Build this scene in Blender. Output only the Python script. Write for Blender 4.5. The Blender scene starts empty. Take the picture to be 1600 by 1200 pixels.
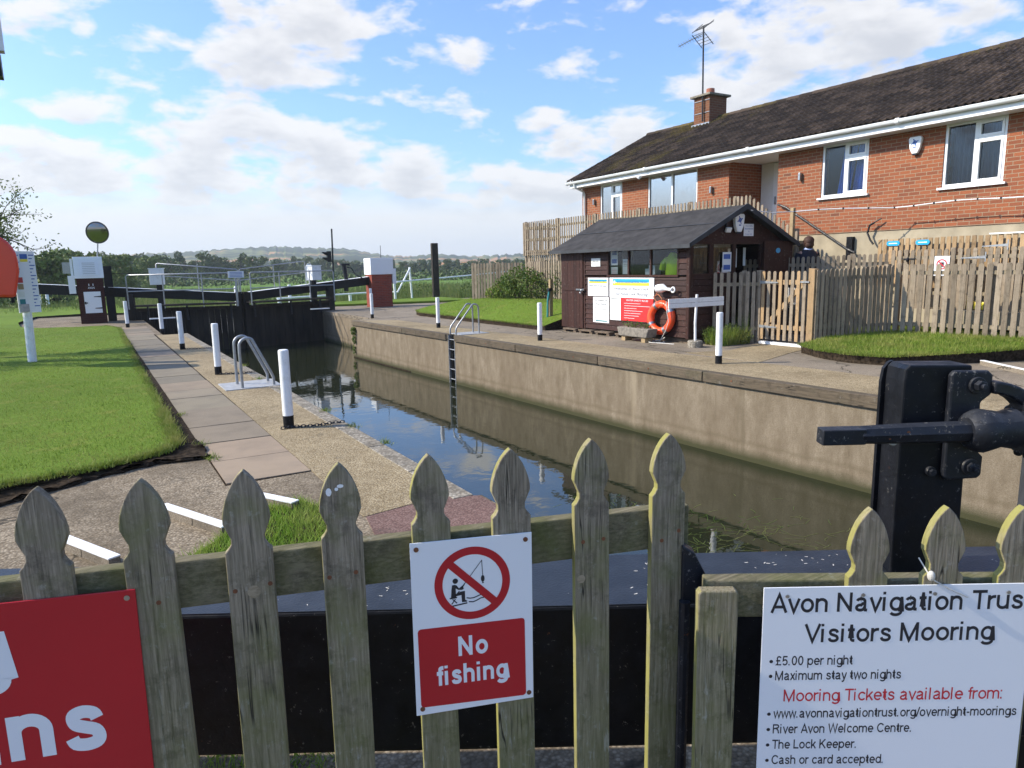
HAZE, SKY, SUN, EXPO = True, .135, 5.0, 0.42
import bpy, math, random
import numpy as np
from math import sin, cos, pi, radians, sqrt, atan2
from mathutils import Vector, Matrix
random.seed(7); rng = np.random.default_rng(7)
sc = bpy.context.scene
COL = sc.collection

# ------------------------------------------------------------------ helpers
class Frame:
    """o origin, u right, v up, n towards the viewer of the face"""
    def __init__(s, o, u=(1,0,0), v=(0,0,1)):
        s.o = Vector(o); s.u = Vector(u).normalized(); s.v = Vector(v).normalized(); s.n = s.u.cross(s.v)
    def p(s, a, b, c=0.0): return s.o + s.u*a + s.v*b + s.n*c
W0 = Frame((0,0,0), (1,0,0), (0,0,1))          # a = X, b = Z, c = -Y

class MB:
    def __init__(s): s.v = []; s.f = []; s.smooth = False
    def add(s, vs, fs):
        k = len(s.v); s.v += [tuple(q) for q in vs]; s.f += [tuple(i+k for i in f) for f in fs]; return s
    def box(s, x0, x1, y0, y1, z0, z1):
        if x1 < x0: x0, x1 = x1, x0
        if y1 < y0: y0, y1 = y1, y0
        if z1 < z0: z0, z1 = z1, z0
        return s.add([(x0,y0,z0),(x1,y0,z0),(x1,y1,z0),(x0,y1,z0),(x0,y0,z1),(x1,y0,z1),(x1,y1,z1),(x0,y1,z1)],
              [(0,3,2,1),(4,5,6,7),(0,1,5,4),(1,2,6,5),(2,3,7,6),(3,0,4,7)])
    def fbox(s, fr, a0, a1, b0, b1, c0, c1):
        if a1 < a0: a0, a1 = a1, a0
        if b1 < b0: b0, b1 = b1, b0
        if c1 < c0: c0, c1 = c1, c0
        P = fr.p
        return s.add([P(a0,b0,c1),P(a1,b0,c1),P(a1,b0,c0),P(a0,b0,c0),P(a0,b1,c1),P(a1,b1,c1),P(a1,b1,c0),P(a0,b1,c0)],
              [(0,3,2,1),(4,5,6,7),(0,1,5,4),(1,2,6,5),(2,3,7,6),(3,0,4,7)])
    def fprism(s, fr, pts, c0, c1):
        """outline in (a, b), extruded from c0 to c1 along n"""
        if c1 < c0: c0, c1 = c1, c0
        ar = sum(pts[i][0]*pts[(i+1)%len(pts)][1]-pts[(i+1)%len(pts)][0]*pts[i][1] for i in range(len(pts)))
        if ar < 0: pts = pts[::-1]
        n = len(pts)
        vs = [fr.p(a,b,c0) for a,b in pts]+[fr.p(a,b,c1) for a,b in pts]
        fs = [tuple(range(n-1,-1,-1)), tuple(range(n,2*n))]+[(i,(i+1)%n,(i+1)%n+n,i+n) for i in range(n)]
        return s.add(vs, fs)
    def prism(s, pts, z0, z1):
        return s.fprism(Frame((0,0,0),(1,0,0),(0,1,0)), list(pts), z0, z1)
    def fpoly(s, fr, pts, c=0.0):
        ar = sum(pts[i][0]*pts[(i+1)%len(pts)][1]-pts[(i+1)%len(pts)][0]*pts[i][1] for i in range(len(pts)))
        if ar < 0: pts = pts[::-1]
        return s.add([fr.p(a,b,c) for a,b in pts], [tuple(range(len(pts)))])
    def tube(s, path, r, n=8, cap=True):
        path = [Vector(p) for p in path]; rs = r if isinstance(r,(list,tuple)) else [r]*len(path)
        k = len(s.v); ref = None
        for i,p in enumerate(path):
            t = (path[min(i+1,len(path)-1)]-path[max(i-1,0)]).normalized()
            if ref is None: ref = t.orthogonal().normalized()
            ref = (ref - t*ref.dot(t)); ref = ref.normalized() if ref.length > 1e-6 else t.orthogonal().normalized()
            b = t.cross(ref)
            for j in range(n):
                a = 2*pi*j/n; s.v.append(tuple(p+(ref*cos(a)+b*sin(a))*rs[i]))
        for i in range(len(path)-1):
            for j in range(n):
                s.f.append((k+i*n+j, k+i*n+(j+1)%n, k+(i+1)*n+(j+1)%n, k+(i+1)*n+j))
        if cap:
            s.f.append(tuple(k+j for j in range(n-1,-1,-1))); m = k+(len(path)-1)*n; s.f.append(tuple(m+j for j in range(n)))
        return s
    def torus(s, c, ax, R, r, n=24, m=8, a0=0, a1=2*pi, u=None):
        c = Vector(c); ax = Vector(ax).normalized(); u = Vector(u).normalized() if u else ax.orthogonal().normalized(); w = ax.cross(u)
        full = abs(a1-a0-2*pi) < 1e-6
        pts = [c+(u*cos(a0+(a1-a0)*i/n)+w*sin(a0+(a1-a0)*i/n))*R for i in range(n+(0 if full else 1))]
        k = len(s.v); N = len(pts)
        for i,p in enumerate(pts):
            rad = (p-c).normalized()
            for j in range(m):
                a = 2*pi*j/m; s.v.append(tuple(p+(rad*cos(a)+ax*sin(a))*r))
        for i in range(N if full else N-1):
            for j in range(m):
                i2 = (i+1)%N
                s.f.append((k+i*m+j, k+i2*m+j, k+i2*m+(j+1)%m, k+i*m+(j+1)%m))
        return s
    def disc(s, fr, a, b, R, c=0.0, n=24, r0=0.0, ry=None, a0=0, a1=2*pi):
        ry = ry or R; k = len(s.v)
        full = abs(a1-a0-2*pi) < 1e-6; N = n if full else n+1
        for i in range(N):
            t = a0+(a1-a0)*i/n; s.v.append(tuple(fr.p(a+R*cos(t), b+ry*sin(t), c)))
        if r0 <= 0: s.f.append(tuple(range(k,k+N))); return s
        for i in range(N):
            t = a0+(a1-a0)*i/n; s.v.append(tuple(fr.p(a+r0*cos(t), b+r0*ry/R*sin(t), c)))
        for i in range(n if full else n):
            j = (i+1)%N; s.f.append((k+N+i, k+i, k+j, k+N+j))
        return s
    def ball(s, c, rx, ry=None, rz=None, n=12, m=8):
        ry = ry or rx; rz = rz or rx; k = len(s.v); c = Vector(c)
        for i in range(m+1):
            t = pi*i/m
            for j in range(n):
                a = 2*pi*j/n; s.v.append((c.x+rx*sin(t)*cos(a), c.y+ry*sin(t)*sin(a), c.z+rz*cos(t)))
        for i in range(m):
            for j in range(n):
                s.f.append((k+i*n+j, k+(i+1)*n+j, k+(i+1)*n+(j+1)%n, k+i*n+(j+1)%n))
        return s
    def line(s, fr, p, q, w, c=0.0):
        p = Vector(p); q = Vector(q); d = (q-p).normalized(); e = Vector((-d.y, d.x))*w/2
        return s.fpoly(fr, [tuple(p-e), tuple(q-e), tuple(q+e), tuple(p+e)], c)
    def text(s, fr, body, a, b, height, width=None, c=0.001, align='LEFT', bold=0.0, shear=0.0):
        cu = bpy.data.curves.new('lettering_source', 'FONT'); cu.body = body; cu.align_x = align; cu.size = 1.0
        cu.resolution_u = 3; cu.shear = shear
        o = bpy.data.objects.new('lettering_source', cu)
        me = o.to_mesh(); vs = [v.co.copy() for v in me.vertices]; fs = [tuple(p.vertices) for p in me.polygons]
        o.to_mesh_clear(); bpy.data.objects.remove(o); bpy.data.curves.remove(cu)
        if not vs: return s
        sy = height/0.73; sx = sy
        w = max(v.x for v in vs)-min(v.x for v in vs)
        if width: sx = width/w
        if align == 'LEFT': x0 = min(v.x for v in vs)
        elif align == 'CENTER': x0 = (max(v.x for v in vs)+min(v.x for v in vs))/2
        else: x0 = max(v.x for v in vs)
        offs = [(0,0)] if not bold else [(0,0),(bold,0),(-bold,0),(0,bold*.8),(0,-bold*.8),(bold*.6,bold*.6),(-bold*.6,-bold*.6)]
        for i,(dx,dy) in enumerate(offs): s.add([fr.p(a+(v.x-x0+dx)*sx, b+(v.y+dy)*sy, c+i*.00004) for v in vs], fs)
        return s

def ob(name, mb, mat, parent=None, origin=None, smooth=False, bevel=0, label=None, cat=None, group=None, kind=None):
    me = bpy.data.meshes.new(name)
    o = bpy.data.objects.new(name, me); COL.objects.link(o)
    base = Vector((0,0,0)); q = parent
    while q is not None: base += Vector(q.location); q = q.parent
    if parent is None:
        if origin is None:
            xs = [v[0] for v in mb.v]; ys = [v[1] for v in mb.v]; zs = [v[2] for v in mb.v]
            origin = ((min(xs)+max(xs))/2, (min(ys)+max(ys))/2, min(zs))
        o.location = origin; base = Vector(origin)
    else: o.parent = parent
    vs = np.array(mb.v, dtype=float)-np.array(base)
    me.from_pydata(vs.tolist(), [], mb.f); me.validate(); me.update()
    if mat: me.materials.append(mat)
    if smooth:
        me.polygons.foreach_set('use_smooth', [True]*len(me.polygons)); me.set_sharp_from_angle(angle=radians(40))
    if bevel:
        m = o.modifiers.new('bevel','BEVEL'); m.width = bevel; m.segments = 2; m.limit_method = 'ANGLE'; m.angle_limit = radians(50)
    tag(o, label, cat, group, kind)
    return o
def tag(o, label=None, cat=None, group=None, kind=None):
    if label: o['label'] = label
    if cat: o['category'] = cat
    if group: o['group'] = group
    if kind: o['kind'] = kind
    return o
def empty(name, loc, label, cat, group=None):
    o = bpy.data.objects.new(name, None); COL.objects.link(o); o.location = loc; o.empty_display_size = .1
    return tag(o, label, cat, group)
def copy_tree(o, loc=None, label=None, parent=None):
    c = o.copy(); COL.objects.link(c)
    if parent: c.parent = parent
    if loc is not None: c.location = loc
    if label: c['label'] = label
    for ch in list(o.children): copy_tree(ch, parent=c)
    return c
def struct(name, mb, mat, **k): return ob(name, mb, mat, kind='structure', **k)

# ------------------------------------------------------------------ materials
class NT:
    def __init__(s, name):
        s.m = bpy.data.materials.new(name); s.m.use_nodes = True; s.t = s.m.node_tree
        s.b = s.t.nodes['Principled BSDF']; s.out = s.t.nodes['Material Output']
    def n(s, typ, ins={}, **props):
        x = s.t.nodes.new(typ)
        for k,v in props.items(): setattr(x, k, v)
        for k,v in ins.items():
            if isinstance(v, bpy.types.NodeSocket): s.t.links.new(v, x.inputs[k])
            else: x.inputs[k].default_value = v
        return x
    def set(s, **k):
        for a,v in k.items():
            a = a.replace('_',' ')
            if isinstance(v, bpy.types.NodeSocket): s.t.links.new(v, s.b.inputs[a])
            else: s.b.inputs[a].default_value = v
    def coord(s, which='Object', scale=(1,1,1), rnd=False):
        tc = s.n('ShaderNodeTexCoord'); v = tc.outputs[which]
        if rnd:
            oi = s.n('ShaderNodeObjectInfo'); mul = s.n('ShaderNodeVectorMath', {0: v, 1: (1,1,1)}, operation='MULTIPLY')
            add = s.n('ShaderNodeVectorMath', {0: v}, operation='ADD')
            sc_ = s.n('ShaderNodeMath', {0: oi.outputs['Random'], 1: 37.0}, operation='MULTIPLY')
            s.t.links.new(sc_.outputs[0], add.inputs[1]); v = add.outputs[0]
        mp = s.n('ShaderNodeMapping', {'Vector': v, 'Scale': scale}); return mp.outputs[0]
    def noise(s, vec, scale, detail=4, rough=.55, out='Fac', dist=0):
        x = s.n('ShaderNodeTexNoise', {'Vector': vec, 'Scale': scale, 'Detail': detail, 'Roughness': rough, 'Distortion': dist}); return x.outputs[out]
    def ramp(s, fac, stops, interp='LINEAR'):
        x = s.n('ShaderNodeValToRGB', {'Fac': fac}); cr = x.color_ramp; cr.interpolation = interp
        while len(cr.elements) < len(stops): cr.elements.new(.5)
        for e,(p,c) in zip(cr.elements, stops):
            e.position = p; e.color = (c[0],c[1],c[2],1) if hasattr(c,'__len__') else (c,c,c,1)
        return x.outputs['Color']
    def mix(s, fac, a, b, bt='MIX'):
        x = s.n('ShaderNodeMix', data_type='RGBA', blend_type=bt)
        for i,v in ((0,fac),(6,a),(7,b)):
            if isinstance(v, bpy.types.NodeSocket): s.t.links.new(v, x.inputs[i])
            else: x.inputs[i].default_value = v if i==0 else ((*v,1) if len(v)==3 else v)
        return x.outputs[2]
    def math(s, op, a, b=0.0, clamp=False):
        x = s.n('ShaderNodeMath', {0:a,1:b}, operation=op); x.use_clamp = clamp; return x.outputs[0]
    def bump(s, h, strength=.3, dist=.01, normal=None):
        x = s.n('ShaderNodeBump', {'Height': h, 'Strength': strength, 'Distance': dist})
        if normal is not None: s.t.links.new(normal, x.inputs['Normal'])
        s.t.links.new(x.outputs[0], s.b.inputs['Normal']); return x.outputs[0]
    def normal_axis(s, ax):
        g = s.n('ShaderNodeNewGeometry'); sp = s.n('ShaderNodeSeparateXYZ', {0: g.outputs['True Normal']}); return sp.outputs[ax]
    def walluv(s):
        """(horizontal, z) coordinates on vertical walls running either way"""
        tc = s.n('ShaderNodeTexCoord'); sp = s.n('ShaderNodeSeparateXYZ', {0: tc.outputs['Object']})
        ax = s.math('ABSOLUTE', s.normal_axis('X')); f = s.math('GREATER_THAN', ax, .5)
        u = s.n('ShaderNodeMix', data_type='FLOAT'); s.t.links.new(f, u.inputs[0]); s.t.links.new(sp.outputs['X'], u.inputs[2]); s.t.links.new(sp.outputs['Y'], u.inputs[3])
        c = s.n('ShaderNodeCombineXYZ', {'X': u.outputs[0], 'Y': sp.outputs['Z']}); return c.outputs[0]
M = {}
def chipped(name, base, chip, rough=.42, spec=.25, amt=.0, top=(.05,.055,.06)):
    t = NT(name); v = t.coord('Object')
    col = t.ramp(t.noise(v, 12, 5, .7), [(.3,tuple(x*.6 for x in base)),(.7,tuple(x*1.6 for x in base))])
    col = t.mix(t.ramp(t.noise(v, 5, 6, .8), [(.52,0),(.75,.35)]), col, top)
    c = t.ramp(t.noise(v, 48, 6, .8), [(.615-amt,0),(.64-amt,1)])
    col = t.mix(t.math('MULTIPLY', c, .8), col, chip)
    col = t.mix(t.ramp(t.noise(v, 26, 4, .7), [(.72,0),(.76,.8)]), col, (.14,.05,.02))
    up = t.normal_axis('Z'); col = t.mix(t.math('MULTIPLY', t.math('GREATER_THAN', up, .5), t.ramp(t.noise(v, 30, 5, .7), [(.35,.1),(.7,.7)])), col, tuple(x*1.2 for x in top))
    t.set(Base_Color=col, Roughness=t.ramp(t.noise(v, 20, 4), [(.3,rough-.12),(.7,rough+.25)]), Specular_IOR_Level=spec)
    t.bump(t.math('SUBTRACT', t.noise(v, 60, 5, .7), c), .5, .003); M[name] = t.m
def simple(name, col, rough=.6, metal=0, var=.15, vs=6, bump=0, bs=60, coat=0, spec=.5, rnd=False, stretch=(1,1,1)):
    t = NT(name); v = t.coord('Object', stretch, rnd); nz = t.noise(v, vs, 5)
    c = t.ramp(nz, [(.3, [x*(1-var) for x in col]), (.7, [min(1,x*(1+var)) for x in col])])
    t.set(Base_Color=c, Roughness=rough, Metallic=metal, Specular_IOR_Level=spec)
    if coat: t.set(Coat_Weight=coat, Coat_Roughness=.15)
    if bump: t.bump(t.noise(v, bs, 3), bump, .004)
    M[name] = t.m; return t

def wood(name, c1, c2, green=.5, greencol=(.10,.115,.028), axis='Z', side=None, crack=True, gs=1.0, rough=.85, low=False):
    t = NT(name)
    st = {'Z': (1,1,.05), 'X': (.05,1,1), 'Y': (1,.05,1)}[axis]
    v = t.coord('Object', st, True); v1 = t.coord('Object', (1,1,1), True)
    fine = t.noise(v, 150*gs, 5, .7); broad = t.noise(v, 24*gs, 4, .6)
    col = t.ramp(fine, [(.34, c2), (.64, c1)])
    col = t.mix(t.math('MULTIPLY', t.ramp(t.noise(v1, 16*gs, 5, .75), [(.52,0),(.64,1)]), .55), col, tuple(x*.45 for x in c2))
    col = t.mix(t.ramp(broad, [(.35,.0),(.7,.55)]), col, tuple(x*.55 for x in c1))
    pat = t.noise(v1, 7*gs, 6, .65)
    col = t.mix(t.math('MULTIPLY', t.ramp(pat, [(.62-.28*green,0),(.70,1)]), .75*min(1,green*1.4)), col, greencol)
    if low:
        pz = t.n('ShaderNodeSeparateXYZ', {0: t.n('ShaderNodeNewGeometry').outputs['Position']}).outputs['Z']
        lf = t.n('ShaderNodeMapRange', {'Value': t.math('ADD', pz, t.math('MULTIPLY', t.noise(v1, 12, 5, .7), .5)), 'From Min': 1.35, 'From Max': .75, 'To Min': 0, 'To Max': .48}).outputs[0]
        col = t.mix(lf, col, (.105,.115,.030))
        st_ = t.noise(t.coord('Object', (1,1,.12), True), 60, 4, .8)
        col = t.mix(t.math('MULTIPLY', t.ramp(st_, [(.58,0),(.66,1)]), t.math('MULTIPLY', lf, 1.1)), col, (.30,.30,.25))
    white = t.noise(v1, 40*gs, 5, .7)
    col = t.mix(t.math('MULTIPLY', t.ramp(white, [(.60,0),(.72,1)]), .35), col, (.36,.36,.32))
    if crack:
        ck = t.noise(t.coord('Object', tuple(x*1.0 if x==1 else .035 for x in st), True), 42*gs, 2, .4, dist=.2)
        line = t.ramp(ck, [(.487,0),(.496,1),(.504,1),(.513,0)])
        msk = t.ramp(t.noise(v1, 5, 2), [(.56,0),(.64,.9)])
        lm = t.math('MULTIPLY', line, msk)
        col = t.mix(lm, col, (.012,.011,.009))
        h = t.math('SUBTRACT', fine, t.math('MULTIPLY', lm, 3.0))
    else: h = fine
    isl = t.n('ShaderNodeNewGeometry').outputs['Random Per Island']
    col = t.mix(1.0, col, t.ramp(isl, [(0,.68),(.5,1.0),(1,1.25)]), 'MULTIPLY')
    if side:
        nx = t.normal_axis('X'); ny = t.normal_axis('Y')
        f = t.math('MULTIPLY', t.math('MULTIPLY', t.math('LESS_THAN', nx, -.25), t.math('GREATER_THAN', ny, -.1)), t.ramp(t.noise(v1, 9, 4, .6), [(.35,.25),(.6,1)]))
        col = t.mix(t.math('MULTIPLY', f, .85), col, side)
    t.set(Base_Color=col, Roughness=rough, Specular_IOR_Level=.25)
    t.bump(h, .5, .003)
    M[name] = t.m; return t

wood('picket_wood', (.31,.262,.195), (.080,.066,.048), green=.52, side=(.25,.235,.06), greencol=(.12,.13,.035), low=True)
wood('rail_wood', (.28,.245,.16), (.095,.085,.055), green=.95, axis='X', greencol=(.095,.11,.025), crack=False)
wood('grey_picket', (.37,.30,.22), (.20,.16,.115), green=.25, greencol=(.15,.14,.08), crack=False, gs=.5)
wood('grey_picket_rail', (.36,.30,.21), (.2,.16,.1), green=.2, axis='X', crack=False, gs=.5)
wood('new_wood', (.48,.33,.18), (.30,.20,.11), green=.1, crack=False, gs=.5)
wood('dark_timber', (.055,.042,.032), (.022,.018,.015), green=.15, greencol=(.05,.06,.03), gs=.4)
wood('coping_timber', (.16,.125,.085), (.075,.06,.042), green=.3, axis='Y', greencol=(.09,.09,.05), gs=.4)
wood('shed_board', (.052,.019,.013), (.033,.012,.009), green=.0, axis='Y', crack=False, gs=.5, rough=.6)
wood('shed_door', (.052,.019,.013), (.03,.012,.009), green=.0, axis='Z', crack=False, gs=.5, rough=.6)
chipped('black_paint', (.0045,.0052,.0075), (.16,.15,.13), .40, .22, -.02, (.016,.018,.022))
simple('beam_top_sheen', (.016,.019,.025), .40, var=.5, vs=9, bump=.3, bs=120, spec=.5)  # sky sheen painted into the base colour: paler and bluer than the beam sides
chipped('black_iron', (.008,.0095,.014), (.20,.19,.17), .42, .35, .01, (.035,.038,.045))
simple('gate_timber', (.026,.022,.018), .8, var=.6, vs=3, bump=.5, bs=20, stretch=(1,1,.2), spec=.15)
simple('white_paint', (.80,.82,.84), .45, var=.05, vs=8, bump=.06, bs=40)
_t = NT('white_paint'); _v = _t.coord('Object', (1,1,1), True); _c = _t.mix(_t.ramp(_t.noise(_v, 7, 6, .75), [(.50,0),(.72,.55)]), (.80,.81,.82), (.50,.49,.43)); _c = _t.mix(_t.ramp(_t.noise(_v, 60, 4, .8), [(.68,0),(.72,.7)]), _c, (.25,.23,.20)); _t.set(Base_Color=_c, Roughness=.5); _t.bump(_t.noise(_v, 40, 4), .15, .003); M['white_paint'] = _t.m
simple('white_plastic', (.80,.82,.83), .3, var=.02)
simple('sign_white', (.78,.80,.83), .35, var=.015, vs=2)
simple('paper', (.74,.75,.74), .7, var=.04)
simple('sign_red', (.43,.008,.020), .33, var=.08, vs=3)
simple('poster_red', (.80,.03,.03), .4, var=.04, vs=3)
simple('ink', (.012,.014,.022), .5, var=.1)
simple('ink_white', (.75,.78,.82), .4, var=.02)
simple('ink_red', (.55,.02,.035), .5, var=.05)
simple('ink_blue', (.03,.11,.38), .5, var=.05)
simple('band_blue', (.02,.38,.75), .4, var=.03); simple('band_yellow', (.85,.72,.05), .4, var=.03)
simple('oval_blue', (.03,.30,.55), .4, var=.03)
simple('cleat_grey', (.35,.36,.37), .35, metal=.9, var=.2, vs=30)
simple('galvanised', (.33,.345,.36), .45, metal=.6, var=.18, vs=20, bump=.1, bs=60)
simple('steel_plate', (.40,.40,.39), .5, metal=.3, var=.2, vs=12)
simple('rust', (.16,.06,.025), .85, var=.4, vs=30)
simple('orange_plastic', (.80,.085,.02), .35, var=.1, vs=4)
simple('housing_orange', (.75,.055,.025), .25, var=.06, vs=2)
simple('rope', (.55,.53,.48), .9, var=.2, vs=60)
simple('orange_rope', (.50,.18,.08), .9, var=.2, vs=60)
simple('felt', (.043,.041,.041), .95, var=.35, vs=4, bump=.6, bs=160, spec=.2)
simple('felt_trim', (.032,.036,.042), .8, var=.3, vs=5, bump=.3, bs=90)
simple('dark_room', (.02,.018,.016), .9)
simple('blind_blue', (.018,.045,.095), .8, var=.15)
simple('curtain_blue', (.03,.16,.62), .8, var=.2, vs=3)
simple('blind_white', (.6,.62,.62), .8, var=.05)
simple('hi_vis', (.42,.62,.02), .7, var=.15, vs=8)
simple('chimney_pot', (.35,.12,.07), .8, var=.2)
simple('stone_trough', (.20,.18,.15), .95, var=.35, vs=14, bump=.8, bs=40)
simple('pallet', (.13,.095,.065), .9, var=.4, vs=8)
simple('render_plinth', (.36,.31,.22), .9, var=.18, vs=3, bump=.3, bs=80)
simple('soffit', (.70,.71,.70), .5, var=.04)
simple('soil', (.034,.025,.017), 1.0, var=.8, vs=22, bump=1.0, bs=70, spec=.05)
simple('jacket', (.008,.010,.022), .8, var=.2)
simple('hair', (.045,.016,.008), .7, var=.4, vs=40)
simple('skin', (.45,.26,.19), .55, var=.06)
simple('collar', (.4,.5,.8), .7)
simple('bark', (.055,.045,.033), .95, var=.4, vs=12, bump=.7, bs=30)
simple('mirror_glass', (.22,.22,.22), .03, metal=1, var=.01)
simple('teal', (.02,.20,.22), .5)
simple('tan_wood', (.33,.24,.13), .8, var=.2, vs=10)

def glass(name, tint=(.02,.025,.03), refl=.12):
    t = NT(name); tr = t.n('ShaderNodeBsdfTransparent', {'Color': (.75,.8,.8,1)}); gl = t.n('ShaderNodeBsdfGlossy', {'Color': (.9,.95,1,1), 'Roughness': .01})
    fr = t.n('ShaderNodeFresnel', {'IOR': 1.5}); f = t.math('ADD', t.math('MULTIPLY', fr.outputs[0], .8), refl, True)
    mx = t.n('ShaderNodeMixShader', {0: f}); t.t.links.new(tr.outputs[0], mx.inputs[1]); t.t.links.new(gl.outputs[0], mx.inputs[2])
    t.t.links.new(mx.outputs[0], t.out.inputs['Surface']); M[name] = t.m
glass('window_glass', refl=.02); glass('bright_glass', refl=.45)

# brick
def brick(name, cols, mortar, scale=1.0, bump=.5):
    t = NT(name); uv = t.walluv()
    br = t.n('ShaderNodeTexBrick', {'Vector': uv, 'Color1': (*cols[0],1), 'Color2': (*cols[1],1), 'Mortar': (*mortar,1), 'Scale': 1.0,
        'Mortar Size': .007*scale, 'Mortar Smooth': .2, 'Bias': -.1, 'Brick Width': .225*scale, 'Row Height': .075*scale}, offset=.5)
    col = br.outputs['Color']
    br2 = t.n('ShaderNodeTexBrick', {'Vector': uv, 'Color1': (0,0,0,1), 'Color2': (1,1,1,1), 'Mortar': (0,0,0,1), 'Scale': 1.0,
        'Mortar Size': 0.0, 'Bias': -.55, 'Brick Width': .225*scale, 'Row Height': .075*scale}, offset=.5)
    big = t.noise(uv, 1.2, 3); dark = t.math('MULTIPLY', br2.outputs['Fac'], 0.0)
    sp = t.n('ShaderNodeSeparateColor', {0: br2.outputs['Color']})
    f = t.math('MULTIPLY', t.ramp(t.math('ADD', sp.outputs[0], t.math('MULTIPLY', big, .9)), [(.88,0),(1.0,1)]), .75)
    inv = t.math('SUBTRACT', 1.0, br.outputs['Fac'])
    col = t.mix(t.math('MULTIPLY', f, inv), col, cols[2])
    col = t.mix(t.math('MULTIPLY', t.noise(uv, 30, 5, .7), .5), col, tuple(x*.5 for x in cols[0]), 'MULTIPLY') if False else t.mix(t.ramp(t.noise(uv, 45, 5, .7), [(.4,0),(.75,.45)]), col, tuple(x*.6 for x in cols[1]))
    t.set(Base_Color=col, Roughness=.88, Specular_IOR_Level=.2)
    t.bump(t.math('ADD', inv, t.math('MULTIPLY', t.noise(uv, 60, 4), .35)), bump, .006)
    M[name] = t.m
brick('house_brick', [(.325,.108,.050), (.215,.075,.042), (.09,.058,.047)], (.33,.26,.175))
brick('pedestal_brick', [(.30,.06,.035), (.20,.045,.03), (.13,.04,.03)], (.20,.12,.09))
brick('tower_brick', [(.055,.018,.013), (.045,.016,.012), (.04,.014,.012)], (.06,.03,.025), bump=.25)
brick('chimney_brick', [(.21,.085,.045), (.15,.06,.035), (.09,.05,.035)], (.20,.15,.10))

# concrete and ground
def aggregate(name, c1, c2, c3, peb=90, bump=.8, dirt=.4, big=.7, crack=False):
    t = NT(name); v = t.coord('Object'); vo = t.n('ShaderNodeTexVoronoi', {'Vector': v, 'Scale': peb})
    sp = t.n('ShaderNodeSeparateColor', {0: vo.outputs['Color']})
    col = t.ramp(sp.outputs[0], [(0,c1),(.5,c2),(1,c3)])
    col = t.mix(t.ramp(vo.outputs['Distance'], [(.35,0),(.6,.55)]), col, tuple(x*.35 for x in c1))
    col = t.mix(t.math('MULTIPLY', t.ramp(t.noise(v, big, 6, .65), [(.42,0),(.66,1)]), dirt), col, tuple(x*.5 for x in c1))
    col = t.mix(t.ramp(t.noise(v, 9, 5, .7), [(.5,0),(.8,.35)]), col, tuple(x*1.15 for x in c3))
    col = t.mix(t.math('MULTIPLY', t.ramp(t.noise(v, 3.3, 7, .75), [(.58,0),(.63,.7),(.75,.5)]), .5), col, (.05,.045,.035))
    if crack:
        wv = t.n('ShaderNodeVectorMath', {0: v, 1: t.noise(v, 1.6, 4, .6, 'Color')}, operation='ADD').outputs[0]
        ck = t.n('ShaderNodeTexVoronoi', {'Vector': wv, 'Scale': .42}, feature='DISTANCE_TO_EDGE').outputs['Distance']
        col = t.mix(t.ramp(ck, [(0,.85),(.004,.8),(.009,0)]), col, (.035,.03,.022))
    t.set(Base_Color=col, Roughness=.92, Specular_IOR_Level=.2)
    t.bump(t.math('SUBTRACT', t.noise(v, 14, 4), vo.outputs['Distance']), bump, .004); M[name] = t.m
aggregate('sand_aggregate', (.26,.195,.11), (.38,.30,.175), (.50,.42,.28), 80, dirt=.55)
aggregate('pink_concrete', (.19,.148,.098), (.28,.225,.155), (.38,.32,.235), 62, dirt=.75, big=1.3, crack=True)
aggregate('path_concrete', (.25,.205,.15), (.31,.26,.195), (.34,.29,.225), 120, bump=.3, dirt=.65, crack=True)
aggregate('apron_paving', (.17,.10,.085), (.22,.135,.115), (.27,.18,.155), 70, bump=.5, dirt=.5, big=2)
aggregate('coping_stone', (.24,.21,.16), (.34,.30,.24), (.42,.39,.33), 40, bump=.8, dirt=.9, big=6)

def slabs():
    t = NT('slab_stone'); g = t.n('ShaderNodeNewGeometry'); v = t.coord('Object')
    r = g.outputs['Random Per Island']
    col = t.ramp(r, [(0,(.15,.13,.095)),(.22,(.21,.18,.125)),(.45,(.125,.112,.085)),(.55,(.30,.225,.155)),(.75,(.24,.20,.14)),(.85,(.13,.115,.085)),(1,(.27,.21,.145))])
    col = t.mix(t.ramp(t.noise(v, 160, 3, .7), [(.4,0),(.8,.5)]), col, (.33,.29,.24))
    col = t.mix(t.ramp(t.noise(v, 2.5, 5), [(.45,0),(.75,.4)]), col, (.10,.085,.07))
    t.set(Base_Color=col, Roughness=.9, Specular_IOR_Level=.25); t.bump(t.noise(v, 120, 4), .3, .003); M['slab_stone'] = t.m
slabs()

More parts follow.
